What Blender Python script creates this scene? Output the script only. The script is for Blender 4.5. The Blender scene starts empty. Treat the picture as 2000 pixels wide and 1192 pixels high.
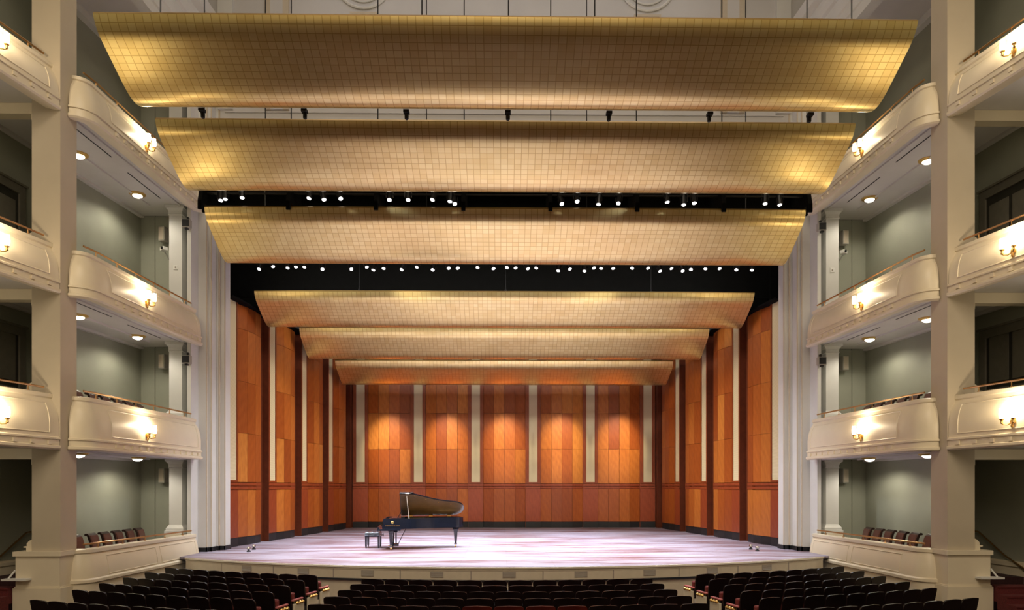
import bpy, bmesh, math, random
from mathutils import Vector, Matrix
random.seed(7)
C = bpy.context.scene.collection
SC = bpy.context.scene
PI = math.pi

# ------------------------------------------------------------------ camera, world, exposure, large lights
EYE = (-0.13, -0.06, 3.02)
cam = bpy.data.cameras.new('camera')
cam.sensor_width = 36.0
cam.lens = 25.2
cam.shift_y = 0.1775
cam.clip_end = 200
camo = bpy.data.objects.new('camera', cam)
camo.location = EYE
camo.rotation_euler = (PI/2, 0, -0.0143)
C.objects.link(camo)
SC.camera = camo

w = bpy.data.worlds.new('world')
SC.world = w
w.use_nodes = True
w.node_tree.nodes['Background'].inputs[0].default_value = (0.80, 0.84, 0.92, 1)
w.node_tree.nodes['Background'].inputs[1].default_value = 0.03

SC.cycles.sample_clamp_indirect = 8.0
SC.view_settings.view_transform = 'Standard'
SC.view_settings.look = 'None'
SC.view_settings.exposure = 0.0
SC.view_settings.gamma = 1.0
SC.view_settings.use_curve_mapping = False

def look_rot(p, q):
    return (Vector(q) - Vector(p)).to_track_quat('-Z', 'Y').to_euler()

def spot(name, p, q, energy, color=(1, 1, 1), size=60, blend=0.6, radius=0.28):
    l = bpy.data.lights.new(name, 'SPOT')
    l.energy = energy; l.color = color
    l.spot_size = math.radians(size); l.spot_blend = blend; l.shadow_soft_size = radius
    o = bpy.data.objects.new(name, l)
    o.location = p; o.rotation_euler = look_rot(p, q)
    C.objects.link(o)
    return o

def point(name, p, energy, color, radius=0.06):
    l = bpy.data.lights.new(name, 'POINT')
    l.energy = energy; l.color = color; l.shadow_soft_size = radius
    o = bpy.data.objects.new(name, l)
    o.location = p
    C.objects.link(o)
    return o

def area(name, p, q, energy, color, sx, sy):
    l = bpy.data.lights.new(name, 'AREA')
    l.shape = 'RECTANGLE'; l.size = sx; l.size_y = sy
    l.energy = energy; l.color = color
    o = bpy.data.objects.new(name, l)
    o.location = p; o.rotation_euler = look_rot(p, q)
    C.objects.link(o)
    return o

WARM = (1.0, 0.78, 0.52)
COOL = (0.84, 0.90, 1.0)
# house lights of the auditorium ceiling, with added fills among them
area('house_and_fill_light', (0, 3.0, 19.0), (0, 9, 2), 1500, (1.0, 0.84, 0.64), 10, 5)
area('house_and_fill_light', (0, -6.0, 13.0), (0, 18, 1.5), 750, (1.0, 0.84, 0.64), 10, 3)  # added fill from behind the viewer, brightens the stage front
area('house_and_fill_light', (0, -4.0, 16.0), (0, -13, 4), 700, (1.0, 0.80, 0.56), 12, 3)  # added fill on the rear wall, warms the top reflector's lip
area('house_and_fill_light', (0, 19.6, 19.6), (0, 20.6, 12), 90, (0.90, 0.92, 1.0), 14, 1.5)
# stage lights: front bar (between second and third reflector)
for x in (-6.5, -3.9, -1.3, 1.3, 3.9, 6.5):
    spot('bridge_beam', (x, 17.72, 9.96), (x*0.85, 20.3, 1.05), 4900, (0.98, 0.97, 1.0), 50, 0.8)
for x in (-5.2, 5.2):
    spot('pier_beam', (-x*0.6, 17.72, 9.96), (x*1.74, 21.8, 3.6), 1700, COOL, 26, 0.9)
# second bar (behind third reflector)
for x in (-7.2, -5.2, -3.1, -1.0, 1.0, 3.1, 5.2, 7.2):
    spot('bar_beam', (x, 22.75, 9.80), (x*0.72, 26.0, 1.05), 1900, (0.92, 0.94, 1.0), 60, 0.8)
for x in (-6.0, -3.0, 0, 3.0, 6.0):
    spot('bar_beam_back', (x, 22.8, 9.80), (x*0.9, 20.2, 1.05), 1500, COOL, 76, 0.8)
for x in (-5.6, -2.8, 0, 2.8, 5.6):
    spot('bar_beam_wall', (x, 22.85, 9.52), (x, 34.4, 2.4), 2900, (1.0, 0.90, 0.74), 19, 0.9)
for x in (-4.5, 4.5):
    for y in (25.0, 28.0, 31.0):
        spot('bar_beam_side', (-x, 22.75, 9.75), (x*1.8, y, 3.4), 1800, (1.0, 0.90, 0.74), 40, 0.9)
# concealed lights in the gaps of the stage ceiling
for x in (-6.0, -3.6, -1.2, 1.2, 3.6, 6.0):
    spot('gap_beam', (x, 26.2, 9.35), (x*0.9, 24.0, 1.05), 1700, COOL, 74, 0.8)
for x in (-5.0, -2.5, 0, 2.5, 5.0):
    spot('gap_beam', (x, 29.9, 8.75), (x*0.95, 28.0, 1.05), 1200, COOL, 80, 0.8)
for x in (-5.53, -2.765, 0, 2.765, 5.53):
    spot('wall_wash', (x, 30.25, 8.40), (x, 34.4, 5.0), 2500, (1.0, 0.84, 0.58), 31, 1.0, 0.06)
area('lip_fill_strip', (0, 23.0, 9.95), (0, 24.0, 9.35), 230, (1.0, 0.95, 0.86), 15, 0.15)  # added unseen strips that brighten the reflector lips evenly
area('lip_fill_strip', (0, 26.5, 9.30), (0, 27.5, 8.85), 150, (1.0, 0.93, 0.82), 14, 0.15)
area('lip_fill_strip', (0, 30.3, 8.75), (0, 31.2, 8.3), 110, (1.0, 0.93, 0.82), 13, 0.15)

# ------------------------------------------------------------------ materials
MATS = {}
def newmat(name):
    m = bpy.data.materials.new(name); m.use_nodes = True
    nt = m.node_tree
    b = nt.nodes['Principled BSDF']
    MATS[name] = m
    return m, nt, b

def plain(name, col, rough=0.5, metal=0.0, noise=0.08, scale=6.0, bump=0.0, coat=0.0, spec=0.5):
    m, nt, b = newmat(name)
    tc = nt.nodes.new('ShaderNodeTexCoord')
    n = nt.nodes.new('ShaderNodeTexNoise'); n.inputs['Scale'].default_value = scale; n.inputs['Detail'].default_value = 4
    nt.links.new(tc.outputs['Object'], n.inputs['Vector'])
    r = nt.nodes.new('ShaderNodeValToRGB')
    a = [max(0, c*(1-noise)) for c in col]; z = [min(1, c*(1+noise)) for c in col]
    r.color_ramp.elements[0].position = 0.3; r.color_ramp.elements[1].position = 0.7
    r.color_ramp.elements[0].color = (*a, 1); r.color_ramp.elements[1].color = (*z, 1)
    nt.links.new(n.outputs['Fac'], r.inputs['Fac'])
    nt.links.new(r.outputs['Color'], b.inputs['Base Color'])
    b.inputs['Roughness'].default_value = rough
    b.inputs['Metallic'].default_value = metal
    b.inputs['Specular IOR Level'].default_value = spec
    if coat: b.inputs['Coat Weight'].default_value = coat; b.inputs['Coat Roughness'].default_value = 0.08
    if bump:
        bn = nt.nodes.new('ShaderNodeBump'); bn.inputs['Strength'].default_value = bump; bn.inputs['Distance'].default_value = 0.01
        nt.links.new(n.outputs['Fac'], bn.inputs['Height']); nt.links.new(bn.outputs['Normal'], b.inputs['Normal'])
    return m

def emis(name, col, strength):
    m, nt, b = newmat(name)
    b.inputs['Base Color'].default_value = (*col, 1)
    b.inputs['Emission Color'].default_value = (*col, 1)
    b.inputs['Emission Strength'].default_value = strength
    return m

plain('cream', (0.74, 0.655, 0.495), 0.38, noise=0.03, scale=2)
plain('column_paint', (0.53, 0.46, 0.35), 0.55, noise=0.04, scale=1.5)
plain('box_wall', (0.32, 0.33, 0.265), 0.7, noise=0.05, scale=1.2)
plain('white_paint', (0.66, 0.66, 0.64), 0.55, noise=0.03, scale=2)
plain('soffit_paint', (0.62, 0.60, 0.58), 0.6, noise=0.03, scale=2)
plain('hall_wall', (0.55, 0.54, 0.54), 0.6, noise=0.04, scale=1)
plain('beige_trim', (0.52, 0.45, 0.35), 0.55, noise=0.04)
plain('black', (0.006, 0.006, 0.007), 0.75, noise=0.2)
plain('black_velour', (0.003, 0.003, 0.003), 0.95, noise=0.2, spec=0.1)
plain('black_base', (0.010, 0.011, 0.013), 0.45, noise=0.2)
plain('black_metal', (0.012, 0.012, 0.014), 0.4, 0.4, noise=0.2)
plain('piano_black', (0.006, 0.009, 0.018), 0.12, noise=0.2, coat=0.6)  # blue reflection of the stage floor tinted into the black
plain('lid_reflection', (0.15, 0.105, 0.062), 0.3, noise=0.25, scale=3, coat=0.5)  # gold reflected in the black lid underside, painted as brown base colour
plain('brass', (0.80, 0.52, 0.18), 0.28, 1.0, noise=0.05)
plain('rail_brass', (0.55, 0.33, 0.14), 0.35, 1.0, noise=0.08)
plain('chrome', (0.7, 0.7, 0.72), 0.2, 1.0, noise=0.05)
plain('leather', (0.11, 0.028, 0.018), 0.38, noise=0.2, scale=12)
plain('leather_dark', (0.022, 0.008, 0.006), 0.4, noise=0.2)
plain('seat_velvet', (0.16, 0.025, 0.022), 0.85, noise=0.15, scale=20)
plain('seat_shell', (0.0070, 0.0035, 0.0035), 0.35, noise=0.3, scale=5)
plain('seat_shell_lit', (0.085, 0.008, 0.004), 0.4, noise=0.25, scale=5)  # lit copy of seat_shell, light on the backs painted in
plain('arm_pad', (0.42, 0.10, 0.09), 0.6, noise=0.1)
plain('carpet', (0.030, 0.006, 0.007), 0.95, noise=0.3, scale=40, bump=0.3)
plain('stair_carpet', (0.10, 0.012, 0.012), 0.95, noise=0.3, scale=40, bump=0.3)
plain('stage_front', (0.60, 0.54, 0.42), 0.5, noise=0.04)
plain('vent_metal', (0.33, 0.29, 0.25), 0.5, noise=0.05)
plain('door_dark', (0.030, 0.028, 0.022), 0.5, noise=0.15)
plain('door_frame', (0.15, 0.14, 0.11), 0.55, noise=0.08)
plain('speaker_grey', (0.40, 0.38, 0.33), 0.6, noise=0.05)
plain('white_plastic', (0.75, 0.75, 0.73), 0.4, noise=0.03)
plain('bench_leather', (0.012, 0.014, 0.020), 0.22, noise=0.2, coat=0.3)
plain('ivory', (0.78, 0.76, 0.68), 0.35, noise=0.03)
plain('dark_return', (0.125, 0.028, 0.010), 0.45, noise=0.15)
emis('lamp_glass', (1.0, 0.86, 0.62), 9.0)
emis('dome_glass', (1.0, 0.90, 0.70), 7.0)
emis('lens_glow', (1.0, 0.98, 0.96), 6.0)

def wood(name, col, rough=0.38):
    m, nt, b = newmat(name)
    tc = nt.nodes.new('ShaderNodeTexCoord')
    mp = nt.nodes.new('ShaderNodeMapping'); mp.inputs['Scale'].default_value = (9, 9, 1.2)
    nt.links.new(tc.outputs['Object'], mp.inputs['Vector'])
    wv = nt.nodes.new('ShaderNodeTexNoise'); wv.inputs['Scale'].default_value = 3.0; wv.inputs['Detail'].default_value = 6
    nt.links.new(mp.outputs['Vector'], wv.inputs['Vector'])
    mp2 = nt.nodes.new('ShaderNodeMapping'); mp2.inputs['Rotation'].default_value = (0.0, 0.7, 0.6); mp2.inputs['Scale'].default_value = (1, 1, 0.8)
    nt.links.new(tc.outputs['Object'], mp2.inputs['Vector'])
    w2 = nt.nodes.new('ShaderNodeTexWave'); w2.inputs['Scale'].default_value = 1.6; w2.inputs['Distortion'].default_value = 5.0; w2.inputs['Detail'].default_value = 3
    nt.links.new(mp2.outputs['Vector'], w2.inputs['Vector'])
    mx = nt.nodes.new('ShaderNodeMix'); mx.data_type = 'FLOAT'; mx.inputs[0].default_value = 0.12
    nt.links.new(wv.outputs['Fac'], mx.inputs[2]); nt.links.new(w2.outputs['Fac'], mx.inputs[3])
    r = nt.nodes.new('ShaderNodeValToRGB')
    r.color_ramp.elements[0].position = 0.25; r.color_ramp.elements[1].position = 0.8
    r.color_ramp.elements[0].color = (col[0]*0.78, col[1]*0.70, col[2]*0.65, 1)
    r.color_ramp.elements[1].color = (min(1, col[0]*1.15), col[1]*1.22, col[2]*1.3, 1)
    nt.links.new(mx.outputs[0], r.inputs['Fac'])
    nt.links.new(r.outputs['Color'], b.inputs['Base Color'])
    b.inputs['Roughness'].default_value = rough
    return m
WOODS = []
for i, c in enumerate([(0.41, 0.110, 0.017), (0.34, 0.080, 0.012), (0.47, 0.145, 0.023), (0.29, 0.062, 0.010), (0.53, 0.190, 0.034)]):
    WOODS.append(wood('cherry_wood_%d' % i, c))
wood('cherry_red', (0.27, 0.050, 0.014))
wood('cherry_frame', (0.24, 0.046, 0.010))

def grille_mat():
    m, nt, b = newmat('grille_cloth')
    tc = nt.nodes.new('ShaderNodeTexCoord')
    w2 = nt.nodes.new('ShaderNodeTexWave'); w2.bands_direction = 'Z'; w2.inputs['Scale'].default_value = 12.0
    nt.links.new(tc.outputs['Object'], w2.inputs['Vector'])
    r = nt.nodes.new('ShaderNodeValToRGB')
    r.color_ramp.elements[0].color = (0.50, 0.42, 0.24, 1); r.color_ramp.elements[1].color = (0.78, 0.69, 0.45, 1)
    nt.links.new(w2.outputs['Fac'], r.inputs['Fac']); nt.links.new(r.outputs['Color'], b.inputs['Base Color'])
    b.inputs['Roughness'].default_value = 0.6
grille_mat()

def gold_mat():
    m, nt, b = newmat('gold_leaf')
    uv = nt.nodes.new('ShaderNodeUVMap'); uv.uv_map = 'UVMap'
    br = nt.nodes.new('ShaderNodeTexBrick')
    br.offset = 0.0; br.inputs['Scale'].default_value = 1.0
    br.inputs['Brick Width'].default_value = 0.155; br.inputs['Row Height'].default_value = 0.145
    br.inputs['Mortar Size'].default_value = 0.008; br.inputs['Mortar Smooth'].default_value = 0.4
    br.inputs['Color1'].default_value = (1.0, 0.82, 0.38, 1); br.inputs['Color2'].default_value = (0.92, 0.71, 0.29, 1)
    br.inputs['Mortar'].default_value = (0.70, 0.47, 0.16, 1)
    nt.links.new(uv.outputs['UV'], br.inputs['Vector'])
    n = nt.nodes.new('ShaderNodeTexNoise'); n.inputs['Scale'].default_value = 0.7; n.inputs['Detail'].default_value = 5
    nt.links.new(uv.outputs['UV'], n.inputs['Vector'])
    r = nt.nodes.new('ShaderNodeValToRGB')
    r.color_ramp.elements[0].position = 0.3; r.color_ramp.elements[1].position = 0.7
    r.color_ramp.elements[0].color = (0.90, 0.90, 0.90, 1); r.color_ramp.elements[1].color = (1.0, 1.0, 1.0, 1)
    nt.links.new(n.outputs['Fac'], r.inputs['Fac'])
    mu = nt.nodes.new('ShaderNodeMix'); mu.data_type = 'RGBA'; mu.blend_type = 'MULTIPLY'; mu.inputs[0].default_value = 1.0
    nt.links.new(br.outputs['Color'], mu.inputs[6]); nt.links.new(r.outputs['Color'], mu.inputs[7])
    nt.links.new(mu.outputs[2], b.inputs['Base Color'])
    b.inputs['Metallic'].default_value = 0.86
    b.inputs['Roughness'].default_value = 0.29
    bn = nt.nodes.new('ShaderNodeBump'); bn.inputs['Strength'].default_value = 0.15; bn.inputs['Distance'].default_value = 0.0015
    nt.links.new(br.outputs['Fac'], bn.inputs['Height']); bn.invert = True
    nt.links.new(bn.outputs['Normal'], b.inputs['Normal'])
gold_mat()

def stage_mat():
    m, nt, b = newmat('stage_boards')
    tc = nt.nodes.new('ShaderNodeTexCoord')
    mp = nt.nodes.new('ShaderNodeMapping'); mp.inputs['Scale'].default_value = (0.22, 1.1, 1)
    nt.links.new(tc.outputs['Object'], mp.inputs['Vector'])
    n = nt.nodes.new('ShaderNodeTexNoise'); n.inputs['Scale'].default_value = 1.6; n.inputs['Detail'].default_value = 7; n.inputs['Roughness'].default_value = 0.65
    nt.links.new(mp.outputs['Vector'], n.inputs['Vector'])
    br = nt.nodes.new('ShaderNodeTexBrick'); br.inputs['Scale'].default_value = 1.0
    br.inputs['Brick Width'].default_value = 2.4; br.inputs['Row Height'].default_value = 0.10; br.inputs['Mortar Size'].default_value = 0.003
    br.inputs['Color1'].default_value = (0.235, 0.205, 0.235, 1); br.inputs['Color2'].default_value = (0.300, 0.275, 0.335, 1); br.inputs['Mortar'].default_value = (0.09, 0.04, 0.04, 1)  # cool sheen of the stage light put into the reddish board colour
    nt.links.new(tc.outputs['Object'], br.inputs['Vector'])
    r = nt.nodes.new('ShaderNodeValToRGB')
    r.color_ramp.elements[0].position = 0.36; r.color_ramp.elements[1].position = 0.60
    r.color_ramp.elements[0].color = (0.50, 0.29, 0.26, 1); r.color_ramp.elements[1].color = (1.08, 1.12, 1.16, 1)  # red-brown patches showing between painted pale sheen streaks
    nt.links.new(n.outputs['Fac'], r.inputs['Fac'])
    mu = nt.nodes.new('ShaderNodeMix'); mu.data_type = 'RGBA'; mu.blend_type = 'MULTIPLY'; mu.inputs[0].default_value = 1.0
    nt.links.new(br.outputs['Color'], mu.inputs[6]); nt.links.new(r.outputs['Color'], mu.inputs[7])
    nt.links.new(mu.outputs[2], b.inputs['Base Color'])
    mr = nt.nodes.new('ShaderNodeMapRange'); mr.inputs[3].default_value = 0.42; mr.inputs[4].default_value = 0.58
    nt.links.new(n.outputs['Fac'], mr.inputs[0]); nt.links.new(mr.outputs[0], b.inputs['Roughness'])
    b.inputs['Specular IOR Level'].default_value = 0.12
stage_mat()

# ------------------------------------------------------------------ mesh helpers
class MB:
    """collects shapes; build() links them as ONE mesh object. s=-1 mirrors in x."""
    def __init__(self, s=1):
        self.v = []; self.f = []; self.s = s; self.uv = None
    def add(self, vs, fs):
        k = len(self.v)
        self.v += [tuple(p) for p in vs]
        self.f += [tuple(i+k for i in f) for f in fs]
    def box(self, x0, x1, y0, y1, z0, z1):
        self.hexa([(x0, y0), (x1, y0), (x1, y1), (x0, y1)], z0, z1)
    def hexa(self, q, z0, z1):
        vs = [(p[0], p[1], z0) for p in q] + [(p[0], p[1], z1) for p in q]
        n = len(q)
        fs = [tuple(range(n-1, -1, -1)), tuple(range(n, 2*n))] + [(i, (i+1) % n, (i+1) % n+n, i+n) for i in range(n)]
        self.add(vs, fs)
    prism = hexa
    def loft(self, rings, caps=True, close=True):
        n = len(rings[0]); vs = [p for r in rings for p in r]; fs = []
        for k in range(len(rings)-1):
            for i in range(n if close else n-1):
                j = (i+1) % n
                fs.append((k*n+i, k*n+j, (k+1)*n+j, (k+1)*n+i))
        if caps and close:
            fs.append(tuple(range(n-1, -1, -1))); fs.append(tuple((len(rings)-1)*n+i for i in range(n)))
        self.add(vs, fs)
    def tube(self, pts, r, n=8, r2=None):
        pts = [Vector(p) for p in pts]; rings = []
        for i, p in enumerate(pts):
            a = pts[max(0, i-1)]; b = pts[min(len(pts)-1, i+1)]
            t = (b-a).normalized()
            u = t.cross(Vector((0, 0, 1)))
            if u.length < 1e-3: u = t.cross(Vector((1, 0, 0)))
            u.normalize(); v = t.cross(u)
            rr = r if r2 is None else r+(r2-r)*i/(len(pts)-1)
            rings.append([p+(u*math.cos(2*PI*k/n)+v*math.sin(2*PI*k/n))*rr for k in range(n)])
        self.loft(rings)
    def lathe(self, prof, c=(0, 0, 0), n=12):
        """prof: (radius, z) from bottom to top"""
        rings = [[(c[0]+max(r, 1e-4)*math.cos(2*PI*k/n), c[1]+max(r, 1e-4)*math.sin(2*PI*k/n), c[2]+z) for k in range(n)] for r, z in prof]
        self.loft(rings)
    def disc_box(self, c, d, r, h, n=12):
        d = Vector(d).normalized()
        self.tube([Vector(c), Vector(c)+d*h], r, n)
    def build(self, name, mat, parent=None, smooth=False, local=False, bevel=0.0):
        me = bpy.data.meshes.new(name)
        off = Vector((0, 0, 0))
        if parent is not None and not local: off = world_of(parent)
        vs = [(p[0]*self.s-off.x, p[1]-off.y, p[2]-off.z) for p in self.v]
        me.from_pydata(vs, [], self.f)
        bm = bmesh.new(); bm.from_mesh(me)
        if bevel:
            bmesh.ops.bevel(bm, geom=[e for e in bm.edges], offset=bevel, segments=1, affect='EDGES')
        bmesh.ops.recalc_face_normals(bm, faces=bm.faces)
        bm.to_mesh(me); bm.free()
        me.materials.append(MATS[mat] if isinstance(mat, str) else mat)
        if smooth:
            for p in me.polygons: p.use_smooth = True
            try: me.set_sharp_from_angle(angle=math.radians(35))
            except Exception: pass
        o = bpy.data.objects.new(name, me); C.objects.link(o)
        if parent is not None: o.parent = parent
        return o

def world_of(o):
    p = Vector((0, 0, 0))
    while o is not None:
        p = p+Vector(o.location); o = o.parent
    return p

def tag(o, label=None, cat=None, group=None, kind=None):
    if label: o['label'] = label
    if cat: o['category'] = cat
    if group: o['group'] = group
    if kind: o['kind'] = kind
    return o
def empty(name, loc, rz=0.0, label=None, cat=None, group=None, kind=None):
    o = bpy.data.objects.new(name, None); C.objects.link(o)
    o.empty_display_size = 0.2
    o.location = loc; o.rotation_euler = (0, 0, rz)
    return tag(o, label, cat, group, kind)
def struct(o, label=None):
    o['kind'] = 'structure'
    if label: o['label'] = label
    return o
def copy_thing(o, parent=None):
    c = o.copy(); C.objects.link(c); c.parent = parent
    for k in list(o.children): copy_thing(k, c)
    return c
ORD = 'first second third fourth fifth sixth seventh eighth ninth tenth eleventh twelfth thirteenth fourteenth fifteenth sixteenth seventeenth eighteenth nineteenth twentieth'.split()
def ordi(i):
    if i < 20: return ORD[i]
    t, u = divmod(i+1, 10)
    if u == 0: return {3: 'thirtieth', 4: 'fortieth'}[t]
    return {2: 'twenty', 3: 'thirty'}[t]+'-'+ORD[u-1]
SIDE = {1: 'left', -1: 'right'}
def atpx(px, d):                    # hall x of an image column at depth d (used to lay out repeats)
    return (px-980)/1400*d-0.13

STAGE = 1.05

# ------------------------------------------------------------------ floors and stage
m = MB(); m.box(-14, 14, -13, 20.5, -0.2, 0)
struct(m.build('floor', 'carpet'), 'dark red carpeted auditorium floor under the seats')

m = MB(); m.box(-14, 14, -13.3, -13, 0, 20.6)
struct(m.build('wall_hall_rear', 'cream'), 'cream rear wall of the auditorium behind the viewer')
m = MB(); m.box(-14, 14, -13.3, 22.3, 20.6, 20.9)
struct(m.build('ceiling', 'cream'), 'cream ceiling of the auditorium')
ARC_C = 34.5; ARC_R = 17.0
def arc(R, a): return (R*math.sin(a), ARC_C-R*math.cos(a))
AMAX = 0.553
m = MB()
pts = [arc(ARC_R, -AMAX+2*AMAX*i/40) for i in range(41)]
poly = pts+[(9.35, 20.3), (9.35, 35.2), (-9.35, 35.2), (-9.35, 20.3)]
m.prism(poly, STAGE-0.06, STAGE)
struct(m.build('floor_stage', 'stage_boards'), 'dark reddish polished wooden stage floor with painted pale sheen streaks')

apron = empty('stage_apron', (0, 17.5, 0), 0, 'curved cream stage front with grey vents below the stage edge', None, None, 'structure')
def arcband(mb, R0, R1, z0, z1, a0=-AMAX, a1=AMAX, n=40):
    rings = []
    for i in range(n+1):
        a = a0+(a1-a0)*i/n
        p = arc(R0, a); q = arc(R1, a)
        rings.append([(p[0], p[1], z0), (q[0], q[1], z0), (q[0], q[1], z1), (p[0], p[1], z1)])
    mb.loft(rings)
m = MB(); arcband(m, ARC_R-0.25, ARC_R+0.035, STAGE-0.05, STAGE-0.005); m.build('stage_nosing', 'stage_front', apron)
m = MB(); arcband(m, ARC_R-0.2, ARC_R, 0.73, STAGE-0.05); m.build('front_panel', 'stage_front', apron)
m = MB(); arcband(m, ARC_R-0.2, ARC_R+0.012, 0.955, 0.968); m.build('front_moulding', 'stage_front', apron)
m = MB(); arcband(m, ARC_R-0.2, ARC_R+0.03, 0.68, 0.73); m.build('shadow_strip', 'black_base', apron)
m = MB(); arcband(m, ARC_R-0.25, ARC_R-0.03, 0.0, 0.68); m.build('lower_panel', 'stage_front', apron)
for k in range(-4, 5):
    a = k*0.1045+0.003
    v = MB(); arcband(v, ARC_R-0.05, ARC_R+0.014, 0.79, 0.935, a-0.0095, a+0.0095, 2)
    vo = v.build('vent', 'vent_metal', apron)
    v = MB()
    for j in range(5): arcband(v, ARC_R, ARC_R+0.019, 0.803+j*0.026, 0.814+j*0.026, a-0.0085, a+0.0085, 1)
    v.build('vent_louver', 'speaker_grey', vo)
for k in range(-9, 10, 2):   # panel joints
    a = k*0.052
    v = MB(); arcband(v, ARC_R-0.05, ARC_R+0.006, 0.74, 0.955, a-0.0008, a+0.0008, 1)
    v.build('panel_joint', 'vent_metal', apron)

# ------------------------------------------------------------------ stage shell of wood towers
class Frame:
    def __init__(self, o, t, n, s=1):
        self.o = Vector((*o, 0)); self.t = Vector((*t, 0)).normalized(); self.n = Vector((*n, 0)).normalized(); self.s = s
    def p(self, s, o):
        q = self.o+self.t*s+self.n*o
        return (q.x, q.y)
    def box(self, mb, s0, s1, o0, o1, z0, z1, o0b=None, o1b=None):
        """o0,o1 at s0; o0b,o1b at s1"""
        o0b = o0 if o0b is None else o0b; o1b = o1 if o1b is None else o1b
        mb.hexa([self.p(s0, o0), self.p(s1, o0b), self.p(s1, o1b), self.p(s0, o1)], z0, z1)

ROWS = [3.17, 4.82, 6.55, 8.3, 9.6]
def bow_panel(parent, fr, s0, s1, ncol, base, bow, ztop, rnd):
    mid = (s0+s1)/2; half = (s1-s0)/2
    off = lambda s: base+bow*(1-((s-mid)/half)**2)
    W = (s1-s0)/ncol
    # uppers
    for c in range(ncol):
        a = s0+c*W+0.006; b = s0+(c+1)*W-0.006
        prev = None
        for k in range(len(ROWS)-1):
            z0 = ROWS[k]; z1 = min(ROWS[k+1], ztop)
            if z1-z0 < 0.1: continue
            if rnd.random() < 0.28 and k and prev is not None: mat = prev
            else: mat = WOODS[rnd.choice([0, 0, 1, 1, 2, 2, 3, 4])]
            prev = mat
            m = MB(fr.s); fr.box(m, a, b, off(a)-0.05, off(a), z0+0.005, z1-0.005, off(b)-0.05, off(b))
            m.build('wood_panel', mat, parent)
        m = MB(fr.s); fr.box(m, a, b, off(a)-0.05, off(a), STAGE+0.29, 2.915, off(b)-0.05, off(b))
        m.build('wood_panel', WOODS[rnd.choice([0, 1, 1, 2, 3])], parent)
        # chair rail boards: two narrow rails with a groove
        m = MB(fr.s); fr.box(m, a-0.006, b+0.006, off(a)-0.05, off(a)+0.012, 2.93, 3.03, off(b)-0.05, off(b)+0.012)
        fr.box(m, a-0.006, b+0.006, off(a)-0.05, off(a)+0.012, 3.05, 3.155, off(b)-0.05, off(b)+0.012)
        m.build('chair_rail', 'cherry_red', parent)
        m = MB(fr.s); fr.box(m, a-0.006, b+0.006, off(a)-0.06, off(a)-0.015, STAGE, STAGE+0.28, off(b)-0.06, off(b)-0.015)
        m.build('black_base', 'black_base', parent)
def grille_pilaster(parent, fr, s0, s1, o, ztop, frame_w, side_mat='dark_return', depth=0.25, proud_base=False):
    g0, g1 = s0+frame_w, s1-frame_w
    for (a, b, z0, z1) in ((s0, g0, 3.17, ztop), (g1, s1, 3.17, ztop)):
        m = MB(fr.s); fr.box(m, a, b, o-depth, o, z0, z1); m.build('pilaster_stile', 'cherry_frame', parent)
    m = MB(fr.s); fr.box(m, g0, g1, o-depth, o, 3.17, 3.24); m.build('pilaster_rail', 'cherry_frame', parent)
    m = MB(fr.s); fr.box(m, g0, g1, o-depth, o-0.025, 3.24, ztop); m.build('grille', 'grille_cloth', parent)
    m = MB(fr.s); fr.box(m, s0, s1, o-depth, o+0.012, 2.93, 3.03); fr.box(m, s0, s1, o-depth, o+0.012, 3.05, 3.155)
    m.build('chair_rail', 'cherry_red', parent)
    m = MB(fr.s); fr.box(m, s0, s1, o-depth, o+(0.03 if proud_base else 0), STAGE+0.29, 2.915); m.build('wood_panel', 'cherry_red', parent)
    m = MB(fr.s); fr.box(m, s0, s1, o-depth, o+(0.02 if proud_base else -0.01), STAGE, STAGE+0.28); m.build('black_base', 'black_base', parent)
    m = MB(fr.s); fr.box(m, s0-0.012, s0, o-depth, o-0.004, STAGE, ztop); m.build('side_return', side_mat, parent)

# back wall of the shell
rnd = random.Random(3)
back = empty('wall_stage_back', (0, 34.5, STAGE), 0, 'back wall of the stage shell in orange cherry panels between pale grilles', None, None, 'structure')
fb = Frame((0, 34.5), (1, 0), (0, -1))
m = MB(); m.box(-7.6, 7.6, 34.6, 34.8, STAGE, 9.6); m.build('wall_backing', 'dark_return', back)
P = 2.765
for k in range(-3, 3):
    c = (k+0.5)*P
    if k in (-3, 2): pass
for i in range(6):
    c = (i-2.5)*P
    grille_pilaster(back, fb, c-0.36, c+0.36, 0.05, 9.4, 0.155, 'cherry_frame', 0.15, True)
for i in range(5):
    c = (i-2)*P
    bow_panel(back, fb, c-1.02, c+1.02, 4, -0.02, 0.14, 9.4, rnd)

# side walls of the shell: four towers per side
TW = 2.78
for s in (1, -1):
    rnd = random.Random(11 if s == 1 else 29)
    wl = empty('wall_stage_'+SIDE[s], (-8.3*s, 28, STAGE), 0, 'tall cherry panelled side wall of the stage shell on the %s, with narrow grilles' % SIDE[s], None, None, 'structure')
    fr = Frame((-8.985, 23.22), (0.148, 1), (1, -0.148), s)
    m = MB(s); fr.box(m, -0.3, 11.35, -0.6, -0.3, STAGE, 9.1); m.build('wall_backing', 'dark_return', wl)
    for k in range(4):
        q = k*TW
        grille_pilaster(wl, fr, q-0.04, q+0.56, 0.06, 9.1, 0.075, 'dark_return', 0.36)
        bow_panel(wl, fr, q+0.60, q+2.28, 3, -0.02, 0.10, 9.1, rnd)
        m = MB(s); fr.box(m, q+2.28, q+2.74, -0.32, -0.19, STAGE, 9.6); m.build('recess_board', 'dark_return', wl)
    m = MB(s); fr.box(m, 11.1, 11.3, -0.3, 0.02, STAGE, 9.6); m.build('corner_board', 'dark_return', wl)

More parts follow.
